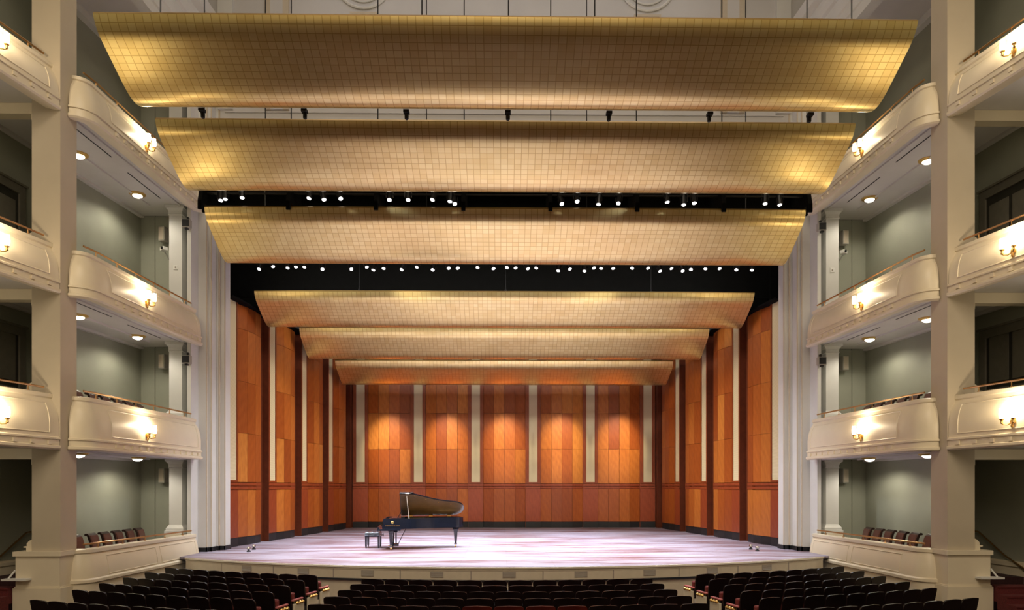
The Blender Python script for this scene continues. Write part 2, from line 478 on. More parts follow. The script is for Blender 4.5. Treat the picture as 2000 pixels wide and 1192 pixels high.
# black stage house above the shell
loft = empty('wall_stage_loft', (0, 24, 9.6), 0, 'black masking of the stage house above and beside the shell', None, None, 'structure')
m = MB(); m.box(-10.6, 10.6, 24.9, 25.0, 9.6, 13.6); m.build('black_border', 'black_velour', loft)
for s in (1, -1):
    m = MB(s); m.box(-10.6, -10.5, 22.8, 25, STAGE, 13.6); m.build('black_leg', 'black_velour', loft)
    m = MB(s); m.box(-10.5, -9.25, 24.85, 24.95, STAGE, 13.6); m.box(-10.5, -8.46, 24.95, 25.05, 9.16, 9.8); m.build('black_leg', 'black_velour', loft)
    m = MB(s); m.prism([(-9.9, 22.95), (-8.2, 34.8), (-7.05, 34.8), (-8.72, 22.95)], 9.1, 9.15); m.build('black_lid', 'black_velour', loft)  # added black lid that shades the tops of the shell side walls
m = MB(); m.box(-10.6, 10.6, 22.5, 35, 13.6, 13.7); m.build('black_ceiling', 'black_velour', loft)
m = MB(); m.box(-9.5, 9.5, 34.8, 34.9, 9.0, 13.6); m.build('black_border', 'black_velour', loft)

# ------------------------------------------------------------------ proscenium
for s in (1, -1):
    pr = empty('wall_proscenium_'+SIDE[s], (-9.2*s, 21.7, STAGE), 0, 'fluted white proscenium pier with black base, %s of the stage opening' % SIDE[s], None, None, 'structure')
    line = [(-9.29, 21.2), (-9.29, 21.72), (-9.06, 21.72), (-9.06, 21.86), (-8.98, 21.86), (-8.98, 22.28), (-8.89, 22.28), (-8.89, 22.36), (-8.76, 22.36), (-8.76, 22.85)]
    poly = line+[(-10.4, 22.85), (-10.4, 22.3), (-9.40, 22.3), (-9.40, 21.2)]
    m = MB(s); m.prism(poly, STAGE, 17.6); m.build('pier', 'white_paint', pr)
    # rounded beads on the steps
    m = MB(s)
    for (x, y) in ((-9.06, 21.75), (-8.98, 21.89), (-8.89, 22.3), (-8.76, 22.39)): m.tube([(x, y, STAGE+0.14), (x, y, 17)], 0.03, 8)
    m.build('bead', 'beige_trim', pr, smooth=True)
    m = MB(s)
    bl = [(x+0.02, y-0.02) for x, y in line]
    for a, b in zip(bl[:-1], bl[1:]):
        m.hexa([(min(a[0], b[0])-0.02, min(a[1], b[1])), (max(a[0], b[0])+0.012, min(a[1], b[1])), (max(a[0], b[0])+0.012, max(a[1], b[1])+0.02), (min(a[0], b[0])-0.02, max(a[1], b[1])+0.02)], STAGE, STAGE+0.13)
    m.build('black_base', 'black_base', pr)

hdr = empty('wall_proscenium_top', (0, 22.4, 12), 0, 'pale grey wall above the stage opening with mouldings and round medallions', None, None, 'structure')
m = MB(); m.box(-10.4, 10.4, 22.3, 22.85, 12.1, 21); m.build('header_wall', 'hall_wall', hdr)
for z in (14.28, 14.42, 14.62):
    m = MB(); m.box(-8.7, 8.7, 22.24, 22.32, z, z+0.035); m.build('moulding', 'hall_wall', hdr)
for s in (1, -1):
    for x0, x1, mt in ((-8.9, -8.45, 'white_paint'), (-7.45, -7.28, 'beige_trim'), (-7.28, -6.9, 'hall_wall'), (-6.9, -6.72, 'beige_trim')):
        m = MB(s); m.box(x0, x1, 22.18, 22.32, 14.7, 21); m.build('wall_pilaster', mt, hdr)
    m = MB(s); cx = -4.42; cz = 18.75
    for r, rr in ((0.86, 0.045), (0.66, 0.03)):
        pts = [(cx+r*math.cos(2*PI*i/32), 22.27, cz+r*math.sin(2*PI*i/32)) for i in range(33)]
        m.tube(pts, rr, 6)
    m.build('medallion_ring', 'white_paint', hdr, smooth=True)
    m = MB(s)
    for (x0, x1, z0, z1) in ((cx-0.42, cx-0.36, 16.4, 17.75), (cx+0.36, cx+0.42, 16.4, 17.75), (cx-0.36, cx+0.36, 17.68, 17.75)): m.box(x0, x1, 22.22, 22.32, z0, z1)
    m.build('medallion_plinth', 'beige_trim', hdr)

# ------------------------------------------------------------------ side walls with boxes
def wallx(d): return -11.3-0.095*(22.3-d)
def far_path(n=6):
    p = []
    for i in range(n+1):
        a = PI/2*i/n
        p.append((-9.70+0.27*math.sin(a), 16.35-0.30*math.cos(a)))
    for i in range(1, 9): p.append((-9.43+0.20*i/8, 16.35+(21.36-16.35)*i/8))
    return p
def near_path():
    return [(-9.90-0.2*(15.5-d), d) for d in (12.2, 13, 13.8, 14.6, 15.1, 15.62)]
def pnormals(path):
    out = []
    for i in range(len(path)):
        a = Vector(path[max(0, i-1)]); b = Vector(path[min(len(path)-1, i+1)])
        t = (b-a).normalized()
        out.append(Vector((t.y, -t.x)))
    return out
def sweep(mb, path, prof):
    ns = pnormals(path)
    mb.loft([[(p[0]+n.x*o, p[1]+n.y*o, z) for o, z in prof] for p, n in zip(path, ns)])
def path_at(path, u):
    """u in 0..1 by length -> point, normal"""
    L = [0]
    for a, b in zip(path[:-1], path[1:]): L.append(L[-1]+math.dist(a, b))
    t = u*L[-1]
    ns = pnormals(path)
    for i in range(len(path)-1):
        if t <= L[i+1]+1e-9:
            f = (t-L[i])/(L[i+1]-L[i])
            p = Vector(path[i]).lerp(Vector(path[i+1]), f); n = ns[i].lerp(ns[i+1], f).normalized()
            return p, n
    return Vector(path[-1]), ns[-1]
def prof_fascia(b, t):
    return [(-0.12, b+0.06), (-0.12, t), (-0.02, t), (0.03, t-0.02), (0.03, t-0.09), (0.0, t-0.115), (0.015, t-0.17), (0.07, t-0.25), (0.12, t-0.37), (0.155, t-0.52), (0.17, t-0.66), (0.17, b+0.28), (0.21, b+0.26), (0.21, b+0.225), (0.18, b+0.215), (0.18, b+0.10), (0.225, b+0.08), (0.225, b+0.03), (0.19, b), (0.10, b)]
def belly(t, z):
    pts = [(t-0.115, 0.0), (t-0.17, 0.015), (t-0.25, 0.07), (t-0.37, 0.12), (t-0.52, 0.155), (t-0.66, 0.17), (t-1.2, 0.17)]
    for (za, oa), (zb, ob) in zip(pts[:-1], pts[1:]):
        if za >= z >= zb: return oa+(ob-oa)*(za-z)/(za-zb)
    return 0.17
def frame_on(mb, path, u0, u1, z0, z1, ofun, r=0.014, n=14):
    def P(u, z):
        p, nn = path_at(path, u); o = ofun(z)
        return (p.x+nn.x*o, p.y+nn.y*o, z)
    k = 6
    mb.tube([P(u0+(u1-u0)*i/n, z1) for i in range(n+1)], r, 6)
    mb.tube([P(u0+(u1-u0)*i/n, z0) for i in range(n+1)], r, 6)
    mb.tube([P(u0, z0+(z1-z0)*i/k) for i in range(k+1)], r, 6)
    mb.tube([P(u1, z0+(z1-z0)*i/k) for i in range(k+1)], r, 6)

TIERS = {2: (3.82, 5.04, 3.86, 4.40), 3: (7.20, 8.30, 7.34, 7.60), 4: (11.17, 12.20, 11.40, 11.62)}   # bottom, top, soffit, floor
TNAME = {1: 'ground-level', 2: 'lowest', 3: 'middle', 4: 'top'}

def brass_rail(parent, s, path, z, u0, u1, posts, zt, off=-0.05):
    m = MB(s)
    pts = []
    for i in range(13):
        p, n = path_at(path, u0+(u1-u0)*i/12)
        pts.append((p.x+n.x*off, p.y+n.y*off, z))
    m.tube(pts, 0.022, 8)
    r = m.build('brass_rail', 'rail_brass', parent, smooth=True)
    for i in range(posts):
        p, n = path_at(path, u0+(u1-u0)*(i+0.5)/posts)
        m = MB(s); q = (p.x+n.x*off, p.y+n.y*off)
        m.lathe([(0.03, zt), (0.03, zt+0.015), (0.012, zt+0.02), (0.012, z)], (q[0], q[1], 0), 8)
        m.build('rail_post', 'rail_brass', r)

for s in (1, -1):
    sd = SIDE[s]
    # hall side wall behind the boxes
    wl = empty('wall_hall_'+sd, (-11.8*s, 18, 0), 0, 'grey green side wall behind the boxes on the %s' % sd, None, None, 'structure')
    m = MB(s); m.prism([(-13.6, -13), (wallx(10), 10), (wallx(22.4), 22.4), (wallx(22.4)-0.3, 22.4), (wallx(10)-0.3, 10), (-13.9, -13)], 0, 20.6); m.build('wall_face', 'box_wall', wl)
    fw = Frame((-11.3, 22.3), (0.095, 1), (1, -0.095), s)
    m = MB(s); fw.box(m, -10, -5.0, 0.0, 0.04, 0, 1.28); fw.box(m, -10, -5.0, 0.04, 0.07, 1.16, 1.24)
    m.build('wainscot', 'cream', wl)
    # stage-end wall of the boxes
    m = MB(s); m.box(-11.6, -9.42, 22.3, 22.6, 0, 20.6); m.build('end_wall', 'box_wall', wl)
    for z0, z1 in ((0.95, 3.86), (4.40, 7.34), (7.6, 11.4), (11.62, 15.9)):
        m = MB(s); m.box(-11.2, -10.86, 22.27, 22.31, z0, z1-0.02); m.box(-10.845, -10.15, 22.27, 22.31, z0, z1-0.02); m.build('end_wall_panel', 'box_wall', wl)
        m = MB(s); m.box(-10.86, -10.845, 22.285, 22.31, z0, z1); m.build('panel_joint', 'black', wl)

    # unseen panels added behind the column to keep box lamps off the near bay
    for z0, z1 in ((0.0, 3.85), (4.40, 7.33), (7.6, 11.39), (11.62, 15.89)):
        m = MB(s); m.prism([(-10.14, 16.2), (-10.04, 16.2), (wallx(18.1)+0.05, 18.14), (wallx(18.0), 18.0)], z0, z1); m.build('lamp_blocker', 'box_wall', wl)
    # doors of the near bay
    for z0, h in ((4.40, 2.24), (7.60, 2.45)):
        dr = empty('door_%d' % (1 if s == 1 else 2) if z0 < 5 else 'door_%d' % (3 if s == 1 else 4), ((wallx(16.8)+0.05)*s, 16.8, z0), 0, 'dark panelled door in a grey frame behind the %s %s balcony' % ('lowest' if z0 < 5 else 'middle', sd), None, None, 'structure')
        m = MB(s); fw.box(m, -6.5, -5.02, 0.02, 0.05, z0, z0+h); m.build('door_leaf', 'door_dark', dr)
        m = MB(s)
        fw.box(m, -5.02, -4.84, 0.0, 0.10, z0, z0+h+0.2); fw.box(m, -6.7, -6.52, 0.0, 0.10, z0, z0+h+0.2); fw.box(m, -6.52, -5.02, 0.0, 0.10, z0+h, z0+h+0.2)
        fw.box(m, -6.75, -4.79, 0.0, 0.14, z0+h+0.2, z0+h+0.25)
        m.build('door_frame', 'door_frame', dr)
        m = MB(s)
        for a, b, c, e in ((-6.4, -5.82, 0.15, 1.0), (-5.7, -5.12, 0.15, 1.0), (-6.4, -5.82, 1.15, 2.25), (-5.7, -5.12, 1.15, 2.25)):
            fw.box(m, a, b, 0.05, 0.065, z0+c, z0+e)
        m.build('door_panel', 'door_frame', dr)

    # column with pedestal
    col = empty('column', (-10.0*s, 15.9, 0), 0, 'tall square %s column between the boxes, on a cream pedestal' % ('left' if s == 1 else 'right'), None, None, 'structure')
    m = MB(s); m.box(-10.30, -9.69, 15.6, 16.2, 1.62, 20); m.build('shaft', 'column_paint', col)
    m = MB(s); m.box(-10.60, -9.66, 15.53, 16.3, 0.85, 1.52); m.build('pedestal', 'cream', col)
    m = MB(s); m.box(-10.64, -9.62, 15.49, 16.34, 1.52, 1.62); m.build('pedestal_cap', 'cream', col)
    m = MB(s); m.box(-10.64, -9.62, 15.49, 16.34, 0.0, 0.83); m.box(-10.62, -9.64, 15.51, 16.32, 0.83, 0.86); m.build('plinth', 'cream', col)
    for zb in (1.62, 5.04, 8.30):   # base scrolls on the outer edge
        m = MB(s)
        pr = [(-10.28, 0), (-10.46, 0), (-10.46, 0.07), (-10.52, 0.075), (-10.52, 0.10), (-10.45, 0.105), (-10.45, 0.16), (-10.40, 0.22), (-10.34, 0.25), (-10.31, 0.32), (-10.28, 0.32)]
        m.add([(x, 15.66, zb+z) for x, z in pr]+[(x, 16.1, zb+z) for x, z in pr], [tuple(range(len(pr))), tuple(range(2*len(pr)-1, len(pr)-1, -1))]+[(i, (i+1) % len(pr), (i+1) % len(pr)+len(pr), i+len(pr)) for i in range(len(pr))])
        m.build('base_scroll', 'cream', col)
    m = MB(s); m.box(-10.78, -10.26, 15.33, 15.53, 1.01, 1.05); m.build('ledge', 'white_paint', col)
    m = MB(s); m.tube([(-10.70, 15.45, 1.05), (-10.60, 15.52, 1.22)], 0.02, 6); m.build('ledge_bracket', 'white_paint', col)

    # ground-level box front
    path = far_path()
    gf = empty('box_parapet', (-9.4*s, 18.5, 0), 0, 'cream panelled front of the ground-level box on the %s, beside the stage' % sd, 'parapet', 'ground box fronts')
    prof = [(-0.14, 0.0), (-0.14, 1.62), (-0.02, 1.62), (0.03, 1.60), (0.03, 1.53), (0.0, 1.51), (0.03, 1.42), (0.07, 1.28), (0.10, 1.12), (0.11, 0.96), (0.15, 0.93), (0.15, 0.87), (0.11, 0.84), (0.11, 0.0)]
    m = MB(s); sweep(m, path, prof); m.build('front', 'cream', gf, smooth=True)
    og = lambda z: 0.03+0.07*(1.42-z)/0.3 if z > 1.12 else 0.105
    for u0, u1 in ((0.17, 0.57), (0.61, 0.975)):
        m = MB(s); frame_on(m, path, u0, u1, 1.0, 1.42, og); m.build('panel_moulding', 'cream', gf, smooth=True)
    brass_rail(gf, s, path, 1.72, 0.045, 0.97, 5, 1.62)
    # box floor
    m = MB(s); m.prism([(-9.56, 16.4), (-9.40, 21.3), (-9.62, 21.6), (-9.62, 22.3), (-11.25, 22.3), (wallx(16.2), 16.2), (-9.8, 16.2)], 0.0, 0.95)
    struct(m.build('floor_box_'+sd, 'carpet'), 'carpeted floor of the ground-level box on the %s' % sd)

    for T, (b, t, sf, fl) in TIERS.items():
        bal = empty('balcony', (-9.3*s, 18.6, b), 0, 'cream bow-fronted %s balcony box, %s of the stage' % (TNAME[T], sd), 'balcony', 'balcony fronts')
        m = MB(s); sweep(m, path, prof_fascia(b, t)); m.build('fascia', 'cream', bal, smooth=True)
        m = MB(s); frame_on(m, path, 0.17, 0.965, b+0.36, t-0.22, lambda z: belly(t, z)+0.002); m.build('panel_moulding', 'cream', bal, smooth=True)
        nd = 13
        for i in range(nd):
            p, n = path_at(path, 0.20+0.76*i/(nd-1))
            tt = Vector((-n.y, n.x))
            m = MB(s)
            q = [p+n*0.175-tt*0.045, p+n*0.175+tt*0.045, p+n*0.215+tt*0.045, p+n*0.215-tt*0.045]
            m.hexa([(v.x, v.y) for v in q], b+0.11, b+0.19); m.build('dentil', 'cream', bal)
        m = MB(s); m.prism([(-9.58, 16.3), (-9.36, 21.3), (-9.62, 21.5), (-9.62, 22.3), (-11.3, 22.3), (wallx(16.2), 16.2), (-9.75, 16.2)], sf, fl)
        m.build('soffit', 'soffit_paint', bal)
        # soffit trims and slot vents
        m = MB(s)
        for xo, wd in ((0.18, 0.16), (0.42, 0.07), (1.35, 0.06)):
            m.hexa([(-9.43-xo-wd, 16.3), (-9.43-xo, 16.3), (-9.23-xo, 21.4), (-9.23-xo-wd, 21.4)], sf-0.045, sf)
        m.hexa([(wallx(16.3)+0.12, 16.3), (wallx(16.3), 16.3), (wallx(22.25), 22.25), (wallx(22.25)+0.12, 22.25)], sf-0.07, sf)
        m.build('soffit_moulding', 'soffit_paint', bal)
        for y0, y1 in ((16.6, 18.3), (19.2, 20.9)):
            m = MB(s); m.hexa([(-10.12, y0), (-10.09, y0), (-10.03, y1), (-10.06, y1)], sf-0.006, sf+0.01); m.build('slot_vent', 'black', bal)
        brass_rail(bal, s, path, t+0.13, 0.045, 0.97, 6, t)
        # pilaster standing on the box front at the stage end
        # near bay balcony
        np_ = near_path()
        nb = empty('balcony', (-10.2*s, 14, b), 0, 'cream %s balcony nearer than the column at the %s edge' % (TNAME[T], sd), 'balcony', 'balcony fronts')
        m = MB(s); sweep(m, np_, prof_fascia(b, t)); m.build('fascia', 'cream', nb, smooth=True)
        m = MB(s); frame_on(m, np_, 0.05, 0.93, b+0.36, t-0.22, lambda z: belly(t, z)+0.002); m.build('panel_moulding', 'cream', nb, smooth=True)
        for i in range(8):
            p, n = path_at(np_, 0.06+0.86*i/7)
            tt = Vector((-n.y, n.x)); m = MB(s)
            q = [p+n*0.175-tt*0.045, p+n*0.175+tt*0.045, p+n*0.215+tt*0.045, p+n*0.215-tt*0.045]
            m.hexa([(v.x, v.y) for v in q], b+0.11, b+0.19); m.build('dentil', 'cream', nb)
        m = MB(s); m.prism([(-10.72, 12.2), (-10.05, 15.6), (-10.28, 15.6), (-10.28, 16.2), (wallx(16.2), 16.2), (wallx(12), 12.2)], sf, fl); m.build('soffit', 'soffit_paint', nb)
        m = MB(s); m.box(-12.0, -10.30, 15.72, 15.98, sf-0.24, sf-0.005)
        m.hexa([(-10.40, 15.74), (-10.30, 15.74), (-10.30, 15.96), (-10.40, 15.96)], sf-0.36, sf-0.24); m.build('lintel', 'cream', nb)
        m = MB(s)
        for y0, y1 in ((13.0, 14.9),):
            m.hexa([(-11.2, y0), (-11.17, y0), (-10.9, y1), (-10.93, y1)], sf-0.006, sf+0.01)
        m.build('slot_vent', 'black', nb)
        brass_rail(nb, s, np_, t+0.12, 0.05, 0.95, 4, t)

    # pilasters at the stage end of each storey
    for i, (z0, z1) in enumerate(((1.62, 3.86), (5.04, 7.34), (8.30, 11.40), (12.2, 15.9))):
        pl = empty('pilaster', (-9.92*s, 21.7, z0), 0, 'white square pilaster with capital on the %s box front beside the %s proscenium' % (TNAME[i+1], sd), 'pilaster', 'box pilasters')
        x0, x1, y0, y1 = -10.03, -9.65, 21.42, 21.82
        fl = {0: 0.95, 1: 4.40, 2: 7.6, 3: 11.62}[i]
        m = MB(s); m.box(x0, x1, y0, y1, fl+0.001 if False else z0, z1-0.005); m.build('shaft', 'white_paint', pl)
        m = MB(s)
        rings = [[(x0-e, y0-e, z), (x1+e, y0-e, z), (x1+e, y1+e, z), (x0-e, y1+e, z)] for z, e in ((z0, 0.10), (z0+0.09, 0.10), (z0+0.10, 0.07), (z0+0.16, 0.07), (z0+0.22, 0.03), (z0+0.27, 0.004))]
        m.loft(rings); m.build('base', 'white_paint', pl)
        m = MB(s)
        rings = [[(x0-e, y0-e, z), (x1+e, y0-e, z), (x1+e, y1+e, z), (x0-e, y1+e, z)] for z, e in ((z1-0.30, 0.004), (z1-0.28, 0.025), (z1-0.25, 0.01), (z1-0.17, 0.015), (z1-0.10, 0.06), (z1-0.09, 0.09), (z1-0.006, 0.09))]
        m.loft(rings); m.build('capital', 'white_paint', pl)
        m = MB(s); m.box(x0-0.1, x1+0.02, y0-0.12, y1+0.12, fl, z0); m.build('pier_block', 'cream', pl)
    # upper entablature
    en = empty('trim_%d' % (1 if s == 1 else 2), (-9.2*s, 18, 15.5), 0, 'heavy white cornice above the top boxes on the %s' % sd, None, None, 'structure')
    pp = [(-9.75, 12), (-9.43, 16.3), (-9.2, 21.9)]
    m = MB(s); sweep(m, pp, [(-0.3, 15.5), (0.0, 15.5), (0.02, 15.75), (0.06, 15.78), (0.06, 16.05), (0.10, 16.1), (0.10, 16.5), (0.18, 16.55), (0.25, 16.75), (0.25, 16.9), (0.42, 17.0), (0.5, 17.25), (-0.3, 17.25)]); m.build('cornice', 'white_paint', en)
    m = MB(s); m.prism([(-9.9, 12), (-9.5, 16.3), (-9.4, 22.3), (-11.5, 22.3), (wallx(12), 12)], 15.9, 16.3); m.build('soffit', 'soffit_paint', en)
    m = MB(s); m.hexa([(wallx(12.2)+0.2, 12.2), (wallx(12.2), 12.2), (wallx(22.2), 22.2), (wallx(22.2)+0.2, 22.2)], 15.7, 15.9); m.build('cove', 'white_paint', en)

    # stairs in the near bay
    st = empty('staircase', (-11.3*s, 15, 0), 0, 'dark red carpeted steps behind the %s pedestal' % sd, 'stairs', 'side stairs')
    for k in range(5):
        y0 = 14.2+0.3*k; z1 = 0.17*(k+1)
        xo = wallx(y0)+0.1
        m = MB(s); m.box(xo, -10.66, y0, y0+0.3, 0.0 if k < 0 else max(0, z1-0.34), z1-0.03); m.box(xo, -10.66, y0-0.02, y0+0.3, z1-0.03, z1); m.build('step', 'stair_carpet', st)
    hr = empty('handrail', ((wallx(16.5)+0.1)*s, 16.5, 1.5), 0, 'thin brass handrail sloping down the wall behind the %s column' % sd, 'handrail', 'stair handrails')
    m = MB(s); m.tube([(wallx(d)+0.09, d, z) for d, z in ((14.5, 0.62), (15.6, 0.9), (16.7, 1.40), (17.5, 1.90), (17.55, 1.91), (18.2, 1.91))], 0.02, 8); m.build('rail', 'rail_brass', hr, smooth=True)
    for d, z in ((16.2, 1.17), (17.3, 1.77)):
        m = MB(s); m.tube([(wallx(d)+0.005, d, z-0.05), (wallx(d)+0.09, d, z-0.02)], 0.012, 6); m.build('bracket', 'rail_brass', hr)

# ------------------------------------------------------------------ gold reflectors
PROF = [(0, 0), (.035, -.08), (.08, -.155), (.14, -.225), (.22, -.29), (.34, -.36), (.5, -.447), (.7, -.553), (.9, -.66), (1.08, -.75), (1.24, -.815), (1.38, -.85), (1.50, -.86), (1.62, -.845), (1.75, -.80), (1.88, -.735), (2.0, -.66)]
def reflector(name, W, y0, z0, ky, kz, label, cables, dW=0.0):
    r = empty(name, (0, y0, z0), 0, label, 'acoustic reflector', 'gold acoustic reflectors')
    # smooth profile
    P2 = []
    for i in range(len(PROF)-1):
        p0 = PROF[max(0, i-1)]; p1 = PROF[i]; p2 = PROF[i+1]; p3 = PROF[min(len(PROF)-1, i+2)]
        for k in range(3):
            t = k/3
            P2.append(tuple(0.5*((2*p1[j])+(-p0[j]+p2[j])*t+(2*p0[j]-5*p1[j]+4*p2[j]-p3[j])*t*t+(-p0[j]+3*p1[j]-3*p2[j]+p3[j])*t**3) for j in (0, 1)))
    P2.append(PROF[-1])
    pts = [(y*ky, z*kz) for y, z in P2]
    L = [0]
    for a, b in zip(pts[:-1], pts[1:]): L.append(L[-1]+math.dist(a, b))
    n = len(pts); nx = 24
    vs = []; uvs = []
    for side in (0, 1):
        for i in range(nx+1):
            for j in range(n):
                x = (-W+2*W*i/nx)*(1+dW/W*L[j]/L[-1])
                a = pts[max(0, j-1)]; b = pts[min(n-1, j+1)]
                t = Vector((b[0]-a[0], b[1]-a[1])).normalized(); nn = Vector((-t.y, t.x))
                if nn.y < 0: nn = -nn
                y = pts[j][0]+(0.05*abs(nn.x) if side else 0); z = pts[j][1]+(0.05 if side else 0)
                vs.append((x, y, z)); uvs.append((x, L[j]))
    fs = []
    S = (nx+1)*n
    for i in range(nx):
        for j in range(n-1):
            a = i*n+j
            fs.append((a, a+n, a+n+1, a+1)); fs.append((S+a, S+a+1, S+a+n+1, S+a+n))
    for i in range(nx):
        a = i*n; fs.append((a, S+a, S+a+n, a+n)); a = i*n+n-1; fs.append((a, a+n, S+a+n, S+a))
    for j in range(n-1):
        a = j; fs.append((a, a+1, S+a+1, S+a)); a = nx*n+j; fs.append((a, S+a, S+a+1, a+1))
    me = bpy.data.meshes.new('gold_panel'); me.from_pydata(vs, [], fs)
    bm = bmesh.new(); bm.from_mesh(me); bmesh.ops.recalc_face_normals(bm, faces=bm.faces); bm.to_mesh(me); bm.free()
    ul = me.uv_layers.new(name='UVMap')
    for lp in me.loops: ul.data[lp.index].uv = uvs[lp.vertex_index]
    for p in me.polygons: p.use_smooth = True
    me.set_sharp_from_angle(angle=math.radians(40))
    me.materials.append(MATS['gold_leaf'])
    o = bpy.data.objects.new('gold_panel', me); C.objects.link(o); o.parent = r
    # ribs and pipe behind
    for k in range(7):
        x = -W*0.92+2*W*0.92*k/6
        m = MB(); m.box(x-0.025, x+0.025, 0.35*ky, 1.45*ky, -0.28*kz, -0.02); 
        rb = [(0.3*ky, -0.2*kz), (1.5*ky, -0.70*kz), (1.5*ky, -0.3*kz), (0.5*ky, 0.0)]
        m = MB(); m.add([(x-0.025, y, z) for y, z in rb]+[(x+0.025, y, z) for y, z in rb], [(0, 1, 2, 3), (7, 6, 5, 4), (0, 4, 5, 1), (1, 5, 6, 2), (2, 6, 7, 3), (3, 7, 4, 0)])
        m.build('rib', 'black_metal', r, local=True)
    for x in cables:
        m = MB(); m.tube([(x, 0.75*ky, -0.1), (x, 0.75*ky, 21-z0 if y0 < 20 else 13.55-z0)], 0.014, 6); m.build('cable', 'black_metal', r, local=True)
        m = MB(); m.lathe([(0.03, 0), (0.05, 0.05), (0.05, 0.35), (0.02, 0.42)], (x, 0.75*ky, -0.12), 6); m.build('turnbuckle', 'black_metal', r, local=True)
    return r
RW = 7.55
reflector('acoustic_reflector', RW, 13.05, 11.62, 1.0, 0.965, 'largest gold-leaf curved reflector hanging at the top of the picture', (-6.68, -1.67, 0, 1.67, 6.68))
reflector('acoustic_reflector', RW, 15.38, 10.89, 1.08, 0.94, 'second gold-leaf reflector from the top, above the black lighting bridge', (-6.83, -4.88, -2.93, -0.98, 0.98, 2.93, 4.88, 6.83), 0.06)
reflector('acoustic_reflector', RW, 17.92, 10.00, 1.10, 1.0, 'third gold-leaf reflector from the top, pale, directly below the lighting bridge', (-6.3, -2.1, 2.1, 6.3), 0.12)
reflector('acoustic_reflector', 8.33, 23.8, 9.50, 0.95, 1.0, 'widest gold reflector inside the stage, under the black opening', (-5, 0, 5))
reflector('acoustic_reflector', 7.83, 27.3, 9.06, 0.95, 1.07, 'middle gold reflector of the three inside the stage shell', (-5, 0, 5))
reflector('acoustic_reflector', 7.33, 31.0, 8.47, 1.05, 0.95, 'smallest gold reflector, meeting the back wall of the stage', (-4, 0, 4))

# black hanging spots under the tail of the first reflector
def hanging(x, i):
    e = empty('hanging_spot', (x, 15.12, 10.86), 0, 'small black fitting under the topmost gold reflector, %s from the left' % ordi(i), 'spotlight', 'black fittings under the topmost reflector')
    m = MB(); m.lathe([(0.05, -0.10), (0.07, -0.08), (0.075, 0.02), (0.04, 0.05)], (0, 0, 0), 8); m.build('housing', 'black', e, local=True)
    m = MB(); m.box(-0.10, 0.10, -0.13, 0.03, 0.05, 0.12); m.build('bracket', 'black', e, local=True)
for i in range(7): hanging((i-3)*2.14, i)
for o in [k for k in C.objects if k.name.startswith('hanging_spot')]: o.scale = (0.6, 0.8, 0.75)

# ------------------------------------------------------------------ lighting bridge and bars
br = empty('lighting_bridge', (0, 18.6, 10.5), 0, 'long black lighting bridge between the second and third gold reflectors', 'lighting bridge')
m = MB(); m.box(-8.05, 8.05, 18.98, 19.06, 10.28, 12.0); m.build('masking_panel', 'black_velour', br)
m = MB(); m.box(-8.05, 8.05, 18.0, 18.5, 11.1, 11.15); m.build('walkway', 'black', br)
for z in (10.45, 10.95):
    m = MB(); m.tube([(-7.7, 18.2, z), (7.7, 18.2, z)], 0.03, 8); m.build('pipe', 'black_metal', br)
for k in range(8):
    x = -7.63+2.18*k
    m = MB()
    pr = [(17.84, 9.93), (17.90, 9.93), (17.98, 10.12), (18.98, 10.2), (18.98, 10.9), (18.1, 10.9), (17.84, 10.14)]
    n = len(pr); t = 0.05
    m.add([(x-t, y, z) for y, z in pr]+[(x+t, y, z) for y, z in pr], [tuple(range(n)), tuple(range(2*n-1, n-1, -1))]+[(i, (i+1) % n, (i+1) % n+n, i+n) for i in range(n)])
    m.build('bracket', 'black_velour', br)

def make_light():
    e = empty('stage_light', (0, 0, 0), 0)
    d = Vector((0, -0.35, -0.93))
    m = MB(); m.tube([Vector((0, 0, 0))-d*0.16, Vector((0, 0, 0))-d*0.14, Vector((0, 0, 0))-d*0.02, d*0.10], 0.075, 10); m.build('can', 'black_metal', e, local=True, smooth=True)
    m = MB(); m.tube([d*0.085, d*0.112], 0.053, 12); m.build('lens', 'lens_glow', e, local=True)
    m = MB(); m.box(-0.095, -0.08, -0.02, 0.02, -0.02, 0.17); m.box(0.08, 0.095, -0.02, 0.02, -0.02, 0.17); m.box(-0.095, 0.095, -0.02, 0.02, 0.155, 0.17); m.build('yoke', 'black_metal', e, local=True)
    m = MB(); m.box(-0.02, 0.02, -0.03, 0.03, 0.17, 0.26); m.build('clamp', 'black_metal', e, local=True)
    return e
proto = None
def place_light(x, y, z, rz, tilt, label, group):
    global proto
    if proto is None: proto = make_light(); o = proto
    else: o = copy_thing(proto)
    o.location = (x, y, z); o.rotation_euler = (tilt, 0, rz)
    tag(o, label, 'stage light', group)
rl = random.Random(5)
bridge_px = [(433, 394), (441, 391), (474, 388), (606, 389), (632, 391), (664, 390), (761, 392), (797, 391), (847, 391), (879, 393), (887, 399), (1096, 398), (1127, 393), (1171, 397), (1210, 396), (1304, 392), (1338, 397), (1358, 394), (1499, 394), (1527, 396)]
for i, (px, py) in enumerate(bridge_px):
    z = 3.02+(951-py)*18.2/1400
    place_light(atpx(px, 18.2), 18.2, z+0.10, rl.uniform(-0.8, 0.8), rl.uniform(-0.15, 0.2), 'small lit spotlight on the upper black bridge, %s from the left' % ordi(i), 'spotlights on the upper bridge')
bar = empty('lighting_bar', (0, 23.0, 10.4), 0, 'black pipe bar carrying the lower row of stage lights', 'lighting bar')
m = MB(); m.tube([(-8.2, 23.0, 10.32), (8.2, 23.0, 10.32)], 0.03, 8); m.build('pipe', 'black_metal', bar)
for x in (-7, -3.5, 0, 3.5, 7):
    m = MB(); m.tube([(x, 23.0, 10.32), (x, 23.0, 13.6)], 0.012, 6); m.build('cable', 'black_metal', bar)
